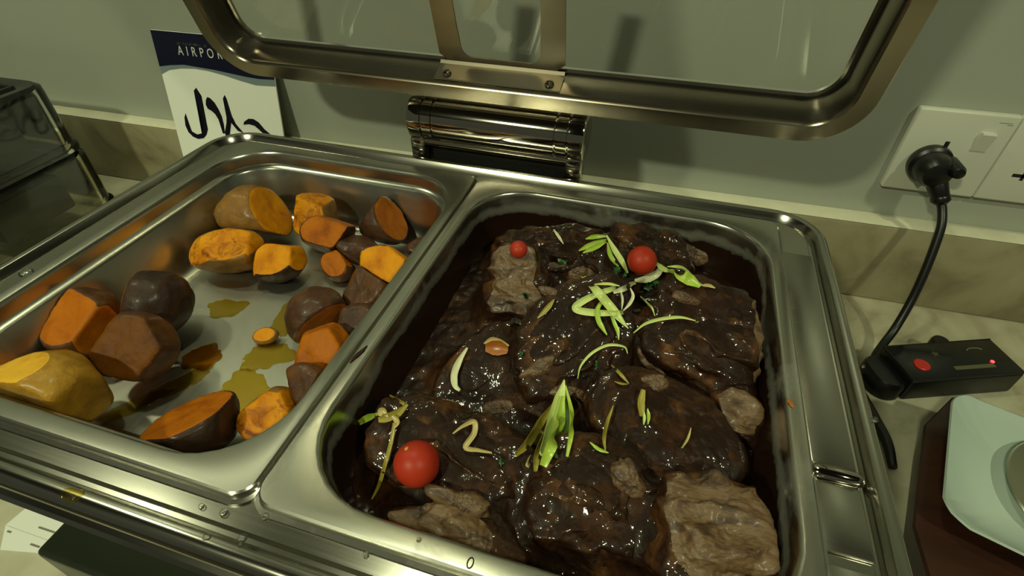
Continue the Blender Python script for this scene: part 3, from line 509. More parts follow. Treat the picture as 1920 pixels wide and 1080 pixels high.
PUDDLES = [
    (-0.1516, -0.0571, 0.014, 0.0127, 0.814, 1, 'oil', 'yellow oil patch with a ragged edge in the middle of the bare pan floor'),
    (-0.1516, -0.0841, 0.0243, 0.0071, 1.023, 2, 'oil_pale', 'long yellow oil streak below the wide orange brown chunk'),
    (-0.171, -0.0027, 0.0155, 0.0115, 0.29, 3, 'oil_pale', 'pale oil smear near the small gold chunk'),
    (-0.1133, 0.0043, 0.0099, 0.0278, 0.115, 4, 'oil_pale', 'pale oil stain beside the dark crescent skinned chunk'),
    (-0.1045, -0.0418, 0.0199, 0.0128, 0.377, 5, 'oil_pale', 'pale oil stain below the tiny orange crumb'),
    (-0.0966, -0.0756, 0.0155, 0.0206, 0.814, 6, 'oil_pale', 'pale oil stain between the two front chunks'),
    (-0.1657, -0.1068, 0.0227, 0.0064, 0.953, 7, 'oil_pale', 'faint oil streak at the left of the flat cut chunk'),
]
DROPS = [
    (-0.2714, -0.0615, 0.1748, 0.00474, 0.0025, 'large clear drop on the left edge of the dish'),
    (-0.0147, -0.176, 0.1703, 0.00199, 0.0016, 'curved drop on the front ledge near the pan corner'),
    (-0.0273, -0.1761, 0.1703, 0.00143, 0.0016, 'long drop on the front ledge left of the pan corner'),
    (0.0062, -0.1719, 0.1703, 0.00226, 0.0014, 'wide flat drop under the pan corner'),
    (0.0039, -0.1851, 0.1738, 0.00216, 0.002, 'round drop on the front bead'),
    (0.0048, -0.1874, 0.1738, 0.00147, 0.002, 'bright elongated drop on the front bead'),
    (-0.0122, -0.1891, 0.1738, 0.00189, 0.0016, 'dull drop on the front bead left of the bright one'),
    (-0.0058, 0.1653, 0.1703, 0.00253, 0.002, 'drop where the two pans meet the back rim'),
    (0.3007, -0.0359, 0.1728, 0.00163, 0.002, 'drop on the right rim beside the black lead'),
    (0.3032, 0.005, 0.1728, 0.00108, 0.0015, 'small drop on the right rim near the controller'),
    (0.0606, -0.1755, 0.1703, 0.00134, 0.002, 'yellowish drop on the front ledge before the right pan'),
    (0.0827, -0.1648, 0.1761, 0.0012, 0.0008, 'flat drop on the front lip of the right pan'),
    (0.0339, -0.1886, 0.1728, 0.00078, 0.001, 'tiny drop on the front bead at the bottom'),
]
SMEARS = [
    (-0.0896, -0.1892, 0.1743, 0.0057, 0.0034, 0.028, 8, 'oil_pale', 'dried pale smear on the front bead of the dish', 'smear', 'smear'),
    (0.2552, -0.039, 0.1762, 0.0012, 0.0035, 0.465, 9, 'pepper', 'orange sauce spot on the right pan lip', 'sauce_spot', 'sauce spot'),
    (0.0025, -0.0701, 0.1762, 0.0013, 0.0069, -0.286, 10, 'gravy', 'gravy smear on the divider lip of the right pan', 'sauce_spot', 'sauce spot'),
]
SIGN = [
    ('swoosh', 'pale_blue', [(0.0003, 0.17817), (0.01453, 0.18466), (0.03478, 0.18835), (0.05614, 0.18981), (0.07651, 0.18876), (0.10015, 0.18542), (0.1233, 0.18094), (0.14647, 0.17733), (0.1757, 0.17861), (0.1757, 0.18769), (0.15222, 0.18661), (0.13263, 0.18763), (0.11309, 0.18965), (0.08535, 0.19213), (0.06136, 0.1945), (0.04053, 0.19441), (0.01875, 0.19212), (0.0003, 0.18912)]),
    ('header', 'navy', [(0.0003, 0.18812), (0.01875, 0.19112), (0.04053, 0.19341), (0.06136, 0.1935), (0.08535, 0.19113), (0.11309, 0.18865), (0.13263, 0.18663), (0.15222, 0.18561), (0.1757, 0.18669), (0.1757, 0.23220000000000002), (0.0003, 0.23220000000000002)]),
    ('arabic_letter', 'ink', [(0.05162, 0.16563), (0.05722, 0.15559), (0.05495, 0.14151), (0.0553, 0.12742), (0.05515, 0.11116), (0.05079, 0.10334), (0.0449, 0.09803), (0.03534, 0.09562), (0.02706, 0.09784), (0.02097, 0.10366), (0.01853, 0.11261), (0.02036, 0.12372), (0.02387, 0.12948), (0.02436, 0.12234), (0.02382, 0.11319), (0.02702, 0.10526), (0.03492, 0.1019), (0.04337, 0.10434), (0.04792, 0.11036), (0.04928, 0.1214), (0.04957, 0.13393), (0.04876, 0.14613), (0.04745, 0.15638), (0.0468, 0.16145)]),
    ('arabic_letter', 'ink', [(0.06618, 0.15509), (0.06293, 0.15099), (0.0612, 0.14476), (0.06301, 0.1397), (0.06876, 0.13731), (0.07312, 0.13372), (0.07669, 0.12702), (0.07956, 0.11749), (0.07894, 0.10837), (0.08227, 0.10874), (0.08358, 0.12063), (0.08311, 0.13124), (0.08025, 0.14059), (0.07609, 0.14884), (0.07018, 0.15427)]),
    ('arabic_letter', 'ink', [(0.09483, 0.16056), (0.09103, 0.15544), (0.0909, 0.14514), (0.09096, 0.13295), (0.08867, 0.12386), (0.08274, 0.11062), (0.08287, 0.10516), (0.08999, 0.1078), (0.09339, 0.11722), (0.0963, 0.12468), (0.10039, 0.11979), (0.10451, 0.11487), (0.11342, 0.11227), (0.10345, 0.12368), (0.09961, 0.13386), (0.09797, 0.14412), (0.09678, 0.156)]),
    ('arabic_letter', 'ink', [(0.11554, 0.12411), (0.11757, 0.12839), (0.12551, 0.1331), (0.13284, 0.13353), (0.14031, 0.12997), (0.14779, 0.12148), (0.15947, 0.11305), (0.1489, 0.11183), (0.13834, 0.12078), (0.13295, 0.1246), (0.12491, 0.12584)]),
    ('arabic_letter', 'ink', [(0.09137, 0.10905), (0.09697, 0.10569), (0.11367, 0.10415), (0.1352, 0.10611), (0.15765, 0.11427), (0.16308, 0.11043), (0.14701, 0.10261), (0.12501, 0.098), (0.10398, 0.09918), (0.08998, 0.10342)]),
    ('small_print', 'grey_print', [(0.03852, 0.22046), (0.04427, 0.22044), (0.04338, 0.21754), (0.03762, 0.21756)]),
    ('small_print', 'grey_print', [(0.04591, 0.22043), (0.05531, 0.2204), (0.05444, 0.21752), (0.04502, 0.21754)]),
    ('small_print', 'grey_print', [(0.05653, 0.22039), (0.061, 0.22038), (0.06015, 0.2175), (0.05567, 0.21751)]),
    ('small_print', 'grey_print', [(0.06263, 0.22037), (0.06911, 0.22035), (0.06828, 0.21748), (0.06178, 0.2175)]),
    ('small_print', 'grey_print', [(0.07032, 0.22035), (0.07516, 0.22033), (0.07434, 0.21746), (0.06949, 0.21748)]),
    ('small_print', 'grey_print', [(0.07677, 0.22033), (0.08279, 0.22031), (0.082, 0.21744), (0.07596, 0.21746)]),
]
SIGN_TXT = (0.03645, 0.20522)
PACKETS = [
    (0.1, 0.2, 0.02, 0.05),
    (-0.02, 0.08, 0.02, 0.06),
    (0.12, 0.19, 0.112, 0.03),
    (0.0, 0.09, 0.112, 0.045),
]
PACKET_LABELS = [
    'dark packet at the back of the lower container',
    'dark packet at the front of the lower container',
    'dark packet at the back of the upper container',
    'dark packet at the front of the upper container',
]

# ------------------------------------------------------------------ sweet potato chunks and meat slices: soft convex blobs with flat cuts
ICO = {}
def ico(sub):
    if sub not in ICO:
        b = bmesh.new(); bmesh.ops.create_icosphere(b, subdivisions=sub, radius=1); b.verts.ensure_lookup_table()
        ICO[sub] = (np.array([v.co[:] for v in b.verts]), np.array([[v.index for v in f.verts] for f in b.faces])); b.free()
    return ICO[sub]
def support(s, n):
    E_ = np.array(s['axes']); n = np.array(n); return math.sqrt(sum((s['r'][i]*float(n@E_[i]))**2 for i in range(3)))
def separate(items, gap=.0003):                                     # neighbours meet on a plane between them
    for i in range(len(items)):
        for j in range(i):
            a, b = items[j], items[i]; d = np.array(b['c'])-np.array(a['c']); L = float(np.linalg.norm(d)); n = d/L
            sa, sb = support(a, n), support(b, n)
            if L < sa+sb:
                t = L*sa/(sa+sb)
                a['planes'].append((*n, t-gap, 0)); b['planes'].append((*(-n), L-t-gap, 0))
def pan_walls(s, cx):                                               # keep the food inside the pan walls
    c = np.array(s['c']); a, b = math.cos(YAW), math.sin(YAW); x, y = c[0]*a+c[1]*b, -c[0]*b+c[1]*a
    for n, d in (((-a, -b, 0), x-(cx-.1130)), ((a, b, 0), cx+.1130-x), ((b, -a, 0), y+.1500), ((-b, a, 0), .1420-y)):
        s['planes'].append((*n, max(d, .004), 0))
def blob(s, sub, amp, freq, floor, p=16, fine=.0, low=0, lamp=0, box=2.0, ridge=0, rdir=(1, 3, 3)):
    V, Fc = ico(sub); c = np.array(s['c']); E_ = np.array(s['axes']); r3 = np.array(s['r'])
    loc = np.abs(V@E_.T/r3); inv = [(loc**box).sum(1)**(1/box)]; flag = [0]
    for (nx, ny, nz, d, fl) in list(s['planes'])+[(0, 0, -1, max(c[2]-floor, .002), 0)]:
        inv.append(np.clip(V@np.array([nx, ny, nz]), 0, None)/max(d, .0015)); flag.append(fl)
    inv = np.array(inv); fl = np.array(flag); phi = inv[fl == 1].max(0)-inv[fl == 0].max(0) if (fl == 1).any() else -np.ones(len(V))
    tot = (inv**p).sum(0)**(1/p); rad = 1/tot; cls = np.array(flag)[inv.argmax(0)]
    sd = sum(map(ord, s['name']))*1.37 % 50
    P = V*rad[:, None]
    lump = np.array([noise.noise(Vector(q*low)+Vector((sd, 0, sd))) for q in P]) if low else 0
    nz_ = np.array([noise.noise(Vector(q*freq)+Vector((sd, sd, 0))) + .5*noise.noise(Vector(q*freq*2.3)+Vector((0, sd, sd))) + (fine*noise.noise(Vector(q*freq*6)+Vector((sd, 0, sd))) if fine else 0) for q in P])
    if ridge:
        L3 = P@E_.T*np.array(rdir); nz_ = nz_+ridge*np.array([1-2.6*abs(noise.noise(Vector(q*40)+Vector((sd, 3, sd)))) for q in L3])
    P = P*(1+(amp*nz_+lamp*lump)/np.maximum(rad, .012))[:, None]
    P[:, 2] = np.maximum(P[:, 2], floor-c[2])
    return P, Fc, phi, nz_
def cut_sides(P, Fc, phi):                                           # split the surface along phi = 0: (phi < 0 side, phi >= 0 side)
    V = P.tolist(); cache = {}; pos = []; neg = []
    def mid(i, j):
        key = (i, j) if i < j else (j, i)
        if key not in cache:
            t = phi[i]/(phi[i]-phi[j]); V.append((P[i]+(P[j]-P[i])*t).tolist()); cache[key] = len(V)-1
        return cache[key]
    sg = phi[Fc] >= 0; n = sg.sum(1)
    pos += Fc[n == 3].tolist(); neg += Fc[n == 0].tolist()
    for f, q in zip(Fc[(n > 0) & (n < 3)].tolist(), sg[(n > 0) & (n < 3)]):
        k_ = int(np.flatnonzero(q)[0]) if q.sum() == 1 else int(np.flatnonzero(~q)[0])
        a, b, c = f[k_], f[(k_+1) % 3], f[(k_+2) % 3]; ab, ac = mid(a, b), mid(a, c)
        one, two = (pos, neg) if q.sum() == 1 else (neg, pos)
        one.append([a, ab, ac]); two.append([ab, b, c]); two.append([ab, c, ac])
    return np.array(V), neg, pos
def sub_mesh(name, V, F_):
    f = np.array(F_); idx = np.unique(f); rem = -np.ones(len(V), int); rem[idx] = np.arange(len(idx))
    me = bpy.data.meshes.new(name); me.from_pydata(V[idx].tolist(), [], rem[f].tolist()); me.polygons.foreach_set('use_smooth', [True]*len(f)); me.update()
    return me
def one_island(F_, keep=1):                                         # keep only the largest connected patch, return the rest too
    par = {}
    def find(x):
        while par.setdefault(x, x) != x: par[x] = par[par[x]]; x = par[x]
        return x
    for a, b, c in F_:
        ra = find(a); par[find(b)] = ra; par[find(c)] = ra
    g = {}
    for f in F_: g.setdefault(find(f[0]), []).append(f)
    L = sorted(g.values(), key=len, reverse=True)
    return L[0], [f for q in L[1:] for f in q]
def two_skin(s, P, Fc, phi, names, mats, label, cat, group):
    base = float(P[:, 2].min()); P = P-np.array([0, 0, base])
    V, neg, pos = cut_sides(P, Fc, phi)                             # pos: cut or bare faces, neg: skin or coating
    if not pos: pos, neg = neg[:1], neg[1:]
    pos, rest = one_island(pos); neg = neg+rest
    o = bpy.data.objects.new(names[0], sub_mesh(names[0], V, pos)); COL.objects.link(o)
    o.data.materials.append(mats[0]); o.location = (s['c'][0], s['c'][1], s['c'][2]+base); tag(o, label, cat, group)
    if neg:
        k_ = bpy.data.objects.new(names[1], sub_mesh(names[1], V, neg)); COL.objects.link(k_); k_.data.materials.append(mats[1]); k_.parent = o
    return o
FLOOR = RIM-.0640+.0004
def spec(rows): return [dict(name=r[0], c=r[1], axes=r[2], r=r[3], planes=[tuple(q) for q in r[4]], x=r[5:]) for r in rows]

FOOD = []
pot = spec(POTATOES); separate(pot)
for s in pot:
    pan_walls(s, -.1325)
    big = s['r'][0] > .03
    P, Fc, phi, nz_ = blob(s, 5, .0011, 62, FLOOR, 18, .25)
    o = two_skin(s, P, Fc, phi+.05*nz_, ('sweet_potato_chunk', 'skin'), (M['f_'+s['x'][0]], M['s_'+s['x'][1]]), s['x'][2], 'sweet potato', 'roasted sweet potato chunks')
    FOOD.append(o)

sl = spec(SLICES); separate(sl)
for s in sl:
    pan_walls(s, .1325)
    P, Fc, phi, nz_ = blob(s, s['x'][0], .0024*(s['x'][2] if len(s['x']) > 2 else 1), 70, FLOOR, 10, .3, 26, .0060, 2.7, 1.5, (1.0, 2.4, 1.6))
    o = two_skin(s, P, Fc, phi+.16*(nz_-.4)-.01, ('beef_slice', 'gravy_coating'), (M['beef'], M['gravy']), s['x'][1], 'meat slice', 'meat slices in gravy')
    FOOD.append(o)
# gravy: pooled in the bottom of the right pan and filling the hollows between the slices
tb = bmesh.new(); bare_tris = []
for o in FOOD:
    if not o.name.startswith('beef'): continue
    for q in [o]+list(o.children):
        m_ = q.data.copy(); m_.transform(Matrix.Translation(o.location)); n0 = len(tb.faces); tb.from_mesh(m_)
        if q is o: bare_tris.append((n0, len(tb.faces)))
tb.faces.ensure_lookup_table(); TREE = BVHTree.FromBMesh(tb)
NX, NY = 150, 180; gx, gy = .1242-.0105, .1562-.0105; POOL = RIM-.0440; cy_, sy_ = math.cos(YAW), math.sin(YAW)
Hh = np.full((NX+1, NY+1), POOL); XY = np.zeros((NX+1, NY+1, 2))
for i in range(NX+1):
    for j in range(NY+1):
        x, y = gx*(2*i/NX-1), gy*(2*j/NY-1); r = .042
        dx, dy = abs(x)-(gx-r), abs(y)-(gy-r)
        if dx > 0 and dy > 0 and dx*dx+dy*dy > r*r:
            f = r/math.hypot(dx, dy); x = math.copysign(gx-r+dx*f, x); y = math.copysign(gy-r+dy*f, y)
        x += .1325; y -= .004; XY[i, j] = (x, y)
        hit = TREE.ray_cast(Vector((x*cy_-y*sy_, x*sy_+y*cy_, 1)), Vector((0, 0, -1)))
        if hit[0]:
            z = hit[0].z
            if any(a <= hit[2] < b for a, b in bare_tris): z -= .008
            Hh[i, j] = max(POOL, z)
tb.free()
K = np.exp(-.5*(np.arange(-9, 10)/4.2)**2); K /= K.sum()
Hs = Hh.copy()
for ax in (0, 1):
    Hs = np.apply_along_axis(lambda a: np.convolve(np.pad(a, 9, mode='edge'), K, 'valid'), ax, Hs)
bm = bmesh.new(); G_ = []
for i in range(NX+1):
    row = []
    for j in range(NY+1):
        x, y = XY[i, j]; z = max(POOL, Hs[i, j]+.0008)+.0012*N((x*70, y*70, 3))+.0008*N((x*170, y*170, 9))
        row.append(bm.verts.new((x, y, z)))
    G_.append(row)
for i in range(NX):
    for j in range(NY): bm.faces.new((G_[i][j], G_[i+1][j], G_[i+1][j+1], G_[i][j+1]))
GRAVY = tag(mk('gravy', bm, M['gravy_pool'], None, (0, 0, 0), (0, 0, YAW), 180), 'dark brown gravy pooled around and between the meat slices in the right pan', 'gravy')
FOOD.append(GRAVY)

# tomatoes
def tomato(x, y, z, r, label, scar=None):
    bm = bmesh.new(); bmesh.ops.create_uvsphere(bm, u_segments=40, v_segments=26, radius=r)
    for v in bm.verts:
        v.co.z *= .97; v.co += v.co.normalized()*.0004*N(v.co, 90)
    o = mk('cherry_tomato', bm, M['tomato'], None, (x, y, z), (0, 0, 0), 180); tag(o, label, 'tomato', 'cherry tomatoes on the meat')
    if scar:
        d = Vector(scar).normalized(); b = bmesh.new(); bmesh.ops.create_icosphere(b, subdivisions=2, radius=r*.10)
        for v in b.verts:
            v.co *= 1+.5*N(v.co, 900); v.co = d*(r*.985)+v.co-d*(v.co.dot(d))*.6
        mk('stem_scar', b, M['scar'], o, None, None, 180)
    FOOD.append(o); return o
for t in TOMATOES: tomato(*t)

# torn shreds of meat lying on the slices
for name, c, axes, r3, label in SHREDS:
    P, Fc, phi, nz_ = blob(dict(name=name, c=c, axes=axes, r=r3, planes=[]), 5, .0022, 150, -1, 8, .5, 75, .0055, 2.0)
    me = sub_mesh('meat_shred', P, Fc.tolist()); me.materials.append(M['beef'])
    o = bpy.data.objects.new('meat_shred', me); COL.objects.link(o); o.location = c; tag(o, label, 'meat shred', 'torn meat shreds')

# grease puddles and crumbs on the bare floor of the left pan
def puddle(x, y, z, rx, ry, rot, seed, mat, label, name='oil_puddle', cat='oil', h=.0008):
    bm = bmesh.new(); n = 56; rs = []
    for q, (f, zz) in enumerate(((1.02, 0), (1.0, h*.6), (.93, h), (.6, h*1.05), (.25, h*1.05))):
        L_ = []
        for i in range(n):
            a = 2*PI*i/n; w = 1+.38*N((math.cos(a)*1.6+seed, math.sin(a)*1.6, seed*.7))+.16*N((math.cos(a)*5+seed, math.sin(a)*5, 2))
            L_.append(bm.verts.new((rx*f*w*math.cos(a), ry*f*w*math.sin(a), zz*(1+.25*N((math.cos(a)*3*f+seed, math.sin(a)*3*f, 5))))))
        rs.append(L_)
    for a, b in zip(rs, rs[1:]): bridge(bm, a, b)
    bm.faces.new(rs[-1]); bm.faces.new(rs[0])
    return tag(mk(name, bm, mat, None, (x, y, z), (0, 0, rot), 60), label, cat)
for q in PUDDLES: puddle(q[0], q[1], FLOOR, q[2], q[3], q[4], q[5], M[q[6]], q[7])

# ------------------------------------------------------------------ garnish: ribbons of spring onion, onion and herbs
def ribbon(pts, width, mat, name, parent=None, taper=(.25, .3), thick=.0011, cup=.18, view=(.199, -.732, .652)):
    P = spline(pts, 7); n = len(P); bm = bmesh.new(); rs = []; vd = Vector(view)
    for i, p in enumerate(P):
        t = (P[min(i+1, n-1)]-P[max(i-1, 0)]).normalized(); side = t.cross(vd).normalized(); up = side.cross(t).normalized()
        f = i/(n-1); w = width*min(1, taper[0]+(1-taper[0])*f/.35 if f < .35 else 1, taper[1]+(1-taper[1])*(1-f)/.35)
        h = []
        for s_ in (-1, -.5, 0, .5, 1): h.append(p+side*(s_*w*.5)+up*(cup*w*s_*s_-cup*w*.5))
        l = [q-up*thick*(.4 if abs(s_) == 1 else 1) for q, s_ in zip(h, (-1, -.5, 0, .5, 1))]
        rs.append([bm.verts.new(q) for q in h+l[::-1]])
    for A, B in zip(rs, rs[1:]): bridge(bm, A, B)
    bm.faces.new(rs[0]); bm.faces.new(rs[-1])
    return mk(name, bm, mat, parent, None, None, 70)
def shift(o, d):
    for v in o.data.vertices: v.co -= d
for name, part, label, cat, strips in RIBBONS:
    org = Vector(strips[0][2][0])
    if len(strips) == 1:
        w, m, pts, tp = strips[0]; o = ribbon(pts, w, M[m], name, None, tp); shift(o, org); o.location = org; tag(o, label, cat)
    else:
        t = thing(name, label, cat, org)
        for w, m, pts, tp in strips:
            o = ribbon(pts, w, M[m], part, t, tp); shift(o, org)
def herb(x, y, z, r, n, seed, label):
    rnd = random.Random(seed); t = thing('parsley_sprig', label, 'herb', (x, y, z), (0, 0, 0), 'chopped parsley')
    for q in range(n):
        bm = bmesh.new(); a = rnd.random()*2*PI; rr = r*math.sqrt(rnd.random())*.8; s = r*rnd.uniform(.30, .5) if n > 3 else r
        c = Vector((rr*math.cos(a), rr*math.sin(a), rnd.random()*r*.55)); nrm = Euler((rnd.uniform(-.9, .9), rnd.uniform(-.9, .9), rnd.random()*6)).to_matrix()
        m_ = 14; top = []; bot = []
        for i in range(m_):
            b_ = 2*PI*i/m_; w = s*(1 if i % 2 else .62)*(1+.3*rnd.uniform(-1, 1)); v = Vector((w*math.cos(b_), w*.75*math.sin(b_), .25*s*math.cos(b_*2)))
            top.append(bm.verts.new(c+nrm@v)); bot.append(bm.verts.new(c+nrm@(v-Vector((0, 0, .0005)))))
        ct = bm.verts.new(c+nrm@Vector((0, 0, .12*s))); cb = bm.verts.new(c+nrm@Vector((0, 0, .12*s-.0005)))
        for i in range(m_):
            j = (i+1) % m_; bm.faces.new((top[i], top[j], ct)); bm.faces.new((bot[j], bot[i], cb)); bm.faces.new((top[i], bot[i], bot[j], top[j]))
        mk('leaf', bm, M['parsley'], t, None, None, 50)
for h in HERBS: herb(*h)

# ------------------------------------------------------------------ water drops and smears on the dish
def drop(x, y, z, r, h, label, mat='water', name='water_drop', sx=1.0, rot=0):
    bm = bmesh.new(); lathe_z(bm, [(r*1.0, 0), (r*.97, h*.35), (r*.8, h*.72), (r*.5, h*.93), (r*.15, h)], 20)
    for v in bm.verts: v.co.x *= sx*(1+.12*N(v.co, 400))
    return tag(mk(name, bm, M[mat], None, (x, y, z), (0, 0, rot), 180), label, 'water drop' if name == 'water_drop' else 'smear')
for d in DROPS: drop(*d)
for q in SMEARS: puddle(*q[:7], M[q[7]], q[8], q[9], q[10], .0005)

# ------------------------------------------------------------------ wall socket, plug and cable
px, pz, S_ = .40038, RIM-.03937, .086
sock = thing('wall_socket', 'cream double wall socket with a switch, the black plug in its left half', 'socket', (px, WY, pz), (0, 0, 0))
def plate(x0, holes):
    bm = bmesh.new(); box(bm, x0+.0002, x0+S_-.0002, -.0090, -.0001, 0, S_, .0022, 3); o = mk('socket_plate', bm, M['socket'], sock)
    return o
pl1 = plate(0, 1); pl2 = plate(S_, 1)
def sbox(name, x0, x1, z0, z1, y0, y1, m, par, bev=.0004):
    bm = bmesh.new(); box(bm, x0, x1, y0, y1, z0, z1, bev); return mk(name, bm, m, par)
sw = sbox('switch', .0585, .0720, .0490, .0690, -.0098, -.0088, M['socket'], pl1, .0003)
bm = bmesh.new()                                                    # rocker tilted out at its top
q = [(-.0095, .0500), (-.0102, .0500), (-.0142, .0676), (-.0136, .0688), (-.0095, .0688)]
A = [bm.verts.new((.0596, y, z)) for y, z in q]; B = [bm.verts.new((.0709, y, z)) for y, z in q]; bridge(bm, A, B); bm.faces.new(A); bm.faces.new(B)
mk('rocker', bm, M['socket'], sw)
sbox('print', .0690, .0800, .0784, .0790, -.00905, -.0089, M['grey_print'], pl1, 0); sbox('print', .0760, .0812, .0768, .0774, -.00905, -.0089, M['grey_print'], pl1, 0)
sbox('earth_slot', .0350, .0392, .0440, .0560, -.00908, -.0089, M['slot'], pl1, 0)
for x0, x1, z0, z1 in ((S_+.020, S_+.030, .0275, .0310), (S_+.0280, S_+.0310, .0245, .0345), (S_+.050, S_+.060, .0275, .0310), (S_+.0385, .0430+S_, .0440, .0560)):
    sbox('socket_hole', x0, x1, z0, z1, -.00908, -.0089, M['slot'], pl2, 0)
sw2 = sbox('switch', S_+.0585, S_+.0720, .0490, .0690, -.0098, -.0088, M['socket'], pl2, .0003)

plug = thing('power_plug', 'round black plug in the left half of the wall socket with its cable hanging down', 'plug', (.4300, WY-.0092, RIM-.0060))
bm = bmesh.new(); lathe_z(bm, [(.0165, 0), (.0190, .0010), (.0196, .004), (.0190, .009), (.0165, .011), (.0160, .020), (.0150, .026), (.0120, .031), (.006, .0335)], 36)
bmesh.ops.rotate(bm, verts=bm.verts, matrix=Matrix.Rotation(PI/2, 3, 'X')); mk('plug_body', bm, M['black'], plug)
bm = bmesh.new(); lathe_z(bm, [(.0015, 0), (.0062, .001), (.0066, .022), (.005, .026), (.0015, .027)], 16)
bmesh.ops.rotate(bm, verts=bm.verts, matrix=Matrix.Rotation(PI/2, 3, 'X')); mk('plug_grip', bm, M['black'], plug, (.0125, -.012, .0075))
bm = bmesh.new(); pts = spline([(.004, -.020, -.006), (.008, -.026, -.014), (.0125, -.030, -.0215)], 6); tube(bm, pts, [.0100-.0022*i/(len(pts)-1) for i in range(len(pts))], 18)
mk('plug_neck', bm, M['black'], plug)
bm = bmesh.new(); pts = spline([(.0118, -.0292, -.020), (.0135, -.0310, -.0240), (.0148, -.0322, -.0275)], 4); tube(bm, pts, [.0062, .0080, .0084, .0084, .0084, .0084, .0078, .0066, .0060], 18)
mk('strain_relief', bm, M['black'], plug)
cab = [(.0145, -.0320, -.0260), (.0175, -.0370, -.0330), (.0196, -.0460, -.0450), (.0196, -.0560, -.0640), (.0186, -.0680, -.0900), (.0160, -.0800, -.1180), (.0090, -.0950, -.1430), (-.0020, -.1120, -.1545), (-.0120, -.1290, -.1570), (-.0150, -.1390, -.1560)]
bm = bmesh.new(); tube(bm, spline(cab, 8), .0041, 14); mk('cable', bm, M['rubber'], plug)

# ------------------------------------------------------------------ heater controller on the worktop
ang = math.atan2(.0407, .1087)
ctl = thing('heater_controller', 'flat black control box with a red button and a glowing red light', 'controller', (.4790, .1919, 0), (0, 0, ang))
cx_, sx_, sy_ = 0, .0600, .0225
bm = bmesh.new(); box(bm, -.0560, .0585, -.0235, .0225, .0006, .0285, .003, 3); mk('case', bm, M['black'], ctl)
bm = bmesh.new(); box(bm, -.0560, .0580, -.0225, .0218, .0280, .0300, .0008, 2); pnl = mk('front_panel', bm, M['black_gloss'], ctl)
for y0, y1, x0, x1 in ((-.0232, -.0222, -.0565, .0585), (.0215, .0225, -.0565, .0585), (-.0232, .0225, -.0568, -.0558)):
    bm = bmesh.new(); box(bm, x0, x1, y0, y1, .0284, .0302, .0003, 1); mk('panel_edge', bm, M['rubber'], ctl)
bm = bmesh.new()
prof = [(-.0545, .0006), (-.0545, .0270)]
A = rrect(.0155, .0215, .0150, 8, -.0650, -.0010)
a1 = ring(bm, A, .0006); a2 = ring(bm, A, .0180); a3 = ring(bm, rrect(.0135, .0195, .0130, 8, -.0650, -.001), .0215); bridge(bm, a1, a2); bridge(bm, a2, a3); bm.faces.new(a1); bm.faces.new(a3)
mk('cable_cover', bm, M['black'], ctl)
bm = bmesh.new(); lathe_z(bm, [(.0085, .0004), (.0085, .0220), (.0075, .0245), (.003, .0250)], 24, True, .0135, .0290); mk('knob', bm, M['black'], ctl)
bm = bmesh.new(); lathe_z(bm, [(.0072, .0299), (.0072, .0312), (.0064, .0318)], 32, True, -.0362, -.0052); mk('button', bm, M['red_button'], pnl)
bm = bmesh.new(); box(bm, -.0068, .0350, -.0139, -.0094, .0299, .0303, .0001, 1); mk('display', bm, M['display'], pnl)
bm = bmesh.new(); lathe_z(bm, [(.0017, .0299), (.0017, .0308), (.0010, .0313)], 16, True, .0360, -.0072); mk('indicator_light', bm, M['led'], pnl)
bm = bmesh.new(); n_ = 10
st = [(-.0125+(.0042 if i % 2 == 0 else .0018)*math.sin(2*PI*i/n_), .0075+(.0042 if i % 2 == 0 else .0018)*math.cos(2*PI*i/n_)) for i in range(n_)]
poly(bm, st[::-1], .0299, .0301); mk('emblem', bm, M['faint_print'], pnl)
bm = bmesh.new(); tube(bm, [Vector((.0300+.008*math.cos(t), .0085+.003*math.sin(t), .0301)) for t in [i*PI/10 for i in range(11)]], .0004, 6); mk('panel_print', bm, M['grey_print'], pnl)
bm = bmesh.new(); tube(bm, spline([(.392, .170, .0052), (.3985, .140, .0052), (.4035, .112, .0056), (.4075, .090, .0056), (.4062, .0655, .0050)], 8), [.0036+.0012*math.sin(i/32*PI) for i in range(33)], 12)
tag(mk('power_lead', bm, M['rubber'], None), 'end of a black lead poking out beside the right edge of the dish', 'cable')

# ------------------------------------------------------------------ dark wooden stand, white plate and spoon
o_ = Vector((.46, .045, 0)); rz = math.radians(-20)
bm = bmesh.new()
pts = [(.4510, .1245), (.4181, .0853), (.3836, -.0128), (.3830, -.0640), (.4550, -.1050), (.5500, -.0700), (.6000, .0650), (.5500, .1050)]
A = [(x-o_.x, y-o_.y) for x, y in pts]; A = A[::-1]
r0 = ring(bm, [(x*.80, y*.80) for x, y in A], .0005); r1 = ring(bm, [(x*.815, y*.815) for x, y in A], .003); r2 = ring(bm, A, .0430); r3 = ring(bm, [(x*.985, y*.985) for x, y in A], .0455)
for a, b in ((r0, r1), (r1, r2), (r2, r3)): bridge(bm, a, b)
bm.faces.new(r0); bm.faces.new(r3)
stand = tag(mk('serving_stand', bm, M['wood'], None, o_, None, 25), 'dark stained wooden block with cut corners under the white plate', 'stand')
bm = bmesh.new(); HP = .0650
def pz_(x, y):
    a, b = abs(x)/HP, abs(y)/HP; m = max(a, b); return .0035+.0150*max(0, m-.42)**1.5+.0150*(a*b)**2
rs = []
for q in range(17):
    f = 1-q/17*.94; rs.append([bm.verts.new((x, y, pz_(x, y)+.0035)) for x, y in rrect(HP*f, HP*f, .016*f+.004*(1-f), 10)])
for a, b in zip(rs, rs[1:]): bridge(bm, a, b)
bm.faces.new(rs[-1])
ed = [bm.verts.new((x, y, pz_(x, y)+.0015)) for x, y in rrect(HP+.0008, HP+.0008, .0168, 10)]; bridge(bm, rs[0], ed); prev = ed
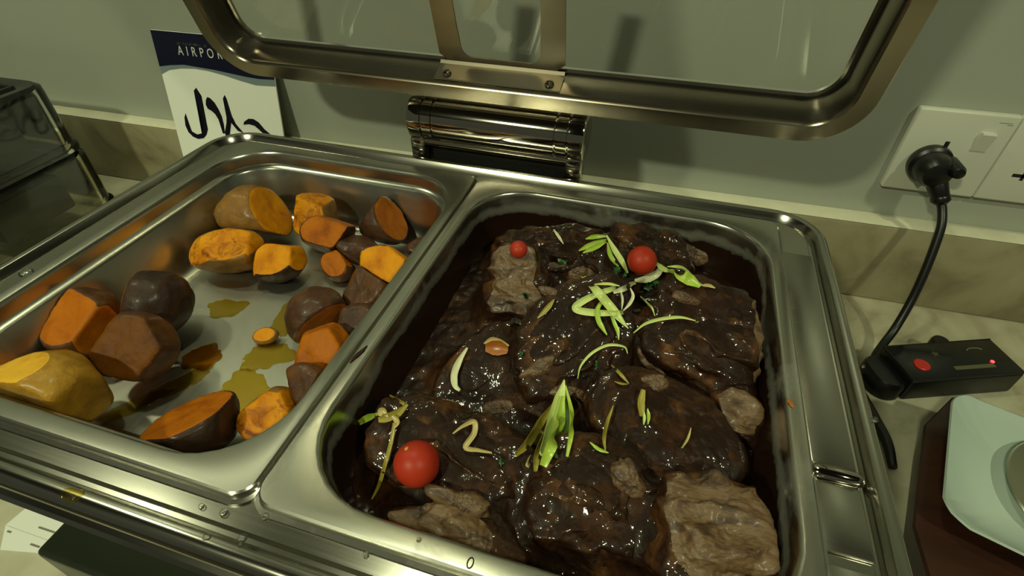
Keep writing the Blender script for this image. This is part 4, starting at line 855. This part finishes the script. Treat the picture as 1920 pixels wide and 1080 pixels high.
for q in range(1, 9):
    f = 1-q/9*.5; cur = [bm.verts.new((x, y, pz_(x, y)-.0005)) for x, y in rrect(HP*f, HP*f, .016*f+.002, 10)]; bridge(bm, prev, cur); prev = cur
ft = [bm.verts.new((v.co.x, v.co.y, .0003)) for v in prev]; bridge(bm, prev, ft); bm.faces.new(ft)
plate_o = tag(mk('square_plate', bm, M['porcelain'], None, (.4747, .0253, .0457), (0, 0, rz), 50), 'square white porcelain plate with raised corners on the dark wooden block', 'plate')
bm = bmesh.new(); rs = []
for q in range(12):
    f = 1-q/12; rs.append([bm.verts.new((.047*f*math.cos(2*PI*i/40), .034*f*math.sin(2*PI*i/40), .0055+.0085*f*f)) for i in range(40)])
for a, b in zip(rs, rs[1:]): bridge(bm, a, b)
bm.faces.new(rs[-1]); rs2 = [[bm.verts.new((v.co.x*1.03, v.co.y*1.03, v.co.z-.0012)) for v in r_] for r_ in rs]
bridge(bm, rs[0], rs2[0])
for a, b in zip(rs2, rs2[1:]): bridge(bm, a, b)
bm.faces.new(rs2[-1])
t = thing('serving_spoon', 'oval steel spoon bowl resting in the middle of the square white plate', 'spoon', (.4850, .0300, .0500), (0, 0, math.radians(70)))
mk('spoon_bowl', bm, M['spoon'], t, None, None, 60)
bm = bmesh.new(); tube(bm, spline([(-.045, -.004, .012), (-.058, -.028, .018), (-.070, -.075, .026), (-.080, -.150, .034)], 8), .0035, 10)
mk('spoon_handle', bm, M['spoon'], t)

# ------------------------------------------------------------------ sign leaning on the wall
TL = math.radians(11.3)
sg = thing('halal_sign', 'white card with a navy header and black Arabic lettering leaning on the wall', 'sign', (-.495, .2828, .0004), (-TL, 0, 0))
SWd, SHt = .1760, .2325
bm = bmesh.new(); box(bm, 0, SWd, 0, .0022, 0, SHt, .0004, 1); card = mk('sign_card', bm, M['card'], sg)
def flat(name, pts, mat, par, lift=.0002):                          # thin print on the card face, pts are (across, up)
    bm = bmesh.new(); A = [bm.verts.new((x, -lift, z)) for x, z in pts]; B = [bm.verts.new((x, .0002, z)) for x, z in pts]
    bridge(bm, A, B); f = bm.faces.new(A); bm.faces.new(B[::-1]); bmesh.ops.triangulate(bm, faces=[f_ for f_ in bm.faces if len(f_.verts) > 4])
    return mk(name, bm, mat, par)
for nm, mt, pts in SIGN: flat(nm, pts, M[mt], card, .00025 if nm == 'swoosh' else .00045)
fc = bpy.data.curves.new('lettering', 'FONT'); fc.body = 'AIRPORT'; fc.size = .0150; fc.space_character = 1.75; fc.extrude = .0002
tmp = bpy.data.objects.new('lettering', fc); COL.objects.link(tmp); bpy.context.view_layer.update()
me = bpy.data.meshes.new_from_object(tmp.evaluated_get(bpy.context.evaluated_depsgraph_get())); bpy.data.objects.remove(tmp, do_unlink=True)
lt = bpy.data.objects.new('lettering', me); COL.objects.link(lt); me.materials.clear(); me.materials.append(M['white_ink']); lt.parent = card
lt.rotation_euler = (PI/2, 0, 0); lt.location = (SIGN_TXT[0], -.0006, SIGN_TXT[1]); wx = [v.co.x for v in me.vertices]; lt.scale = (.0800/(max(wx)-min(wx)), 1.06, 1)

# ------------------------------------------------------------------ clear plastic containers at the left, and the label card under the dish rim
def tier(name, z0, z1, label, x1=-.5950, y1=.2500, ins=0):
    t = thing(name, label, 'container', (0, 0, z0))
    hx, hy = .20-ins, .165-ins; cx, cy = x1-.20, y1-.165; h = z1-z0
    bm = bmesh.new()
    sweep(bm, [(-.026, h-.0008), (-.006, h), (0, h-.004), (.0005, h-.010), (0, .012), (.0045, .009), (.0045, .001), (.001, .0003), (-.0028, .003), (-.0030, h-.011), (-.006, h-.0035), (-.026, h-.0034)], hx, hy, .030, cx, cy, 10, True)
    sh = mk('clear_wall', bm, M['acrylic'], t)
    bm = bmesh.new(); sweep(bm, [(-.030, h-.0034), (-.030, h+.0016), (-.0255, h+.0016), (-.0255, h-.0034)], hx, hy, .030, cx, cy, 10, True); mk('dark_seal', bm, M['gasket'], t)
    bm = bmesh.new(); A = ring(bm, rrect(hx-.0302, hy-.0302, .008, 8, cx, cy), h-.0034); B = ring(bm, rrect(hx-.0302, hy-.0302, .008, 8, cx, cy), h-.0010); bridge(bm, A, B); bm.faces.new(A); bm.faces.new(B)
    mk('clear_top', bm, M['acrylic'], t)
    return t
tier('clear_container', .0006, .0885, 'lower clear plastic container with dark packets, left of the dish')
tier('clear_container', .0916, .1800, 'upper clear plastic container with a dark seal round its top, left of the dish', ins=.0020, x1=-.5965, y1=.2480)
for q, (y0, y1, zz, h) in enumerate(PACKETS):
    bm = bmesh.new(); box(bm, -.70, -.612, y0, y1, zz, zz+h, .004, 2)
    tag(mk('dark_packet', bm, M['navy' if q % 2 else 'black'], None), PACKET_LABELS[q], 'packet', 'dark packets in the clear containers')
bm = bmesh.new()                                                    # small folded label card half under the rim
q = [(-.2850, -.1560), (-.2072, -.1560), (-.2072, -.1690), (-.2850, -.1765), (-.2072, -.1800), (-.2740, -.1925)]
for pts in (((-.2850, -.1500), (-.2072, -.1500), (-.2072, -.1765), (-.2890, -.1755)), ((-.2890, -.1757), (-.2072, -.1767), (-.2072, -.1785), (-.2745, -.1915))):
    poly(bm, pts[::-1], .0004, .0014)
mc = mk('label_card', bm, M['card'], None); tag(mc, 'small folded white label card on the worktop under the front left rim of the dish', 'card')
for x0, x1, y in ((-.262, -.244, -.1700), (-.256, -.247, -.1820), (-.283, -.279, -.1790)):
    bm = bmesh.new(); box(bm, x0, x1, y-.0007, y+.0007, .0013, .0016); mk('print_mark', bm, M['grey_print'], mc)
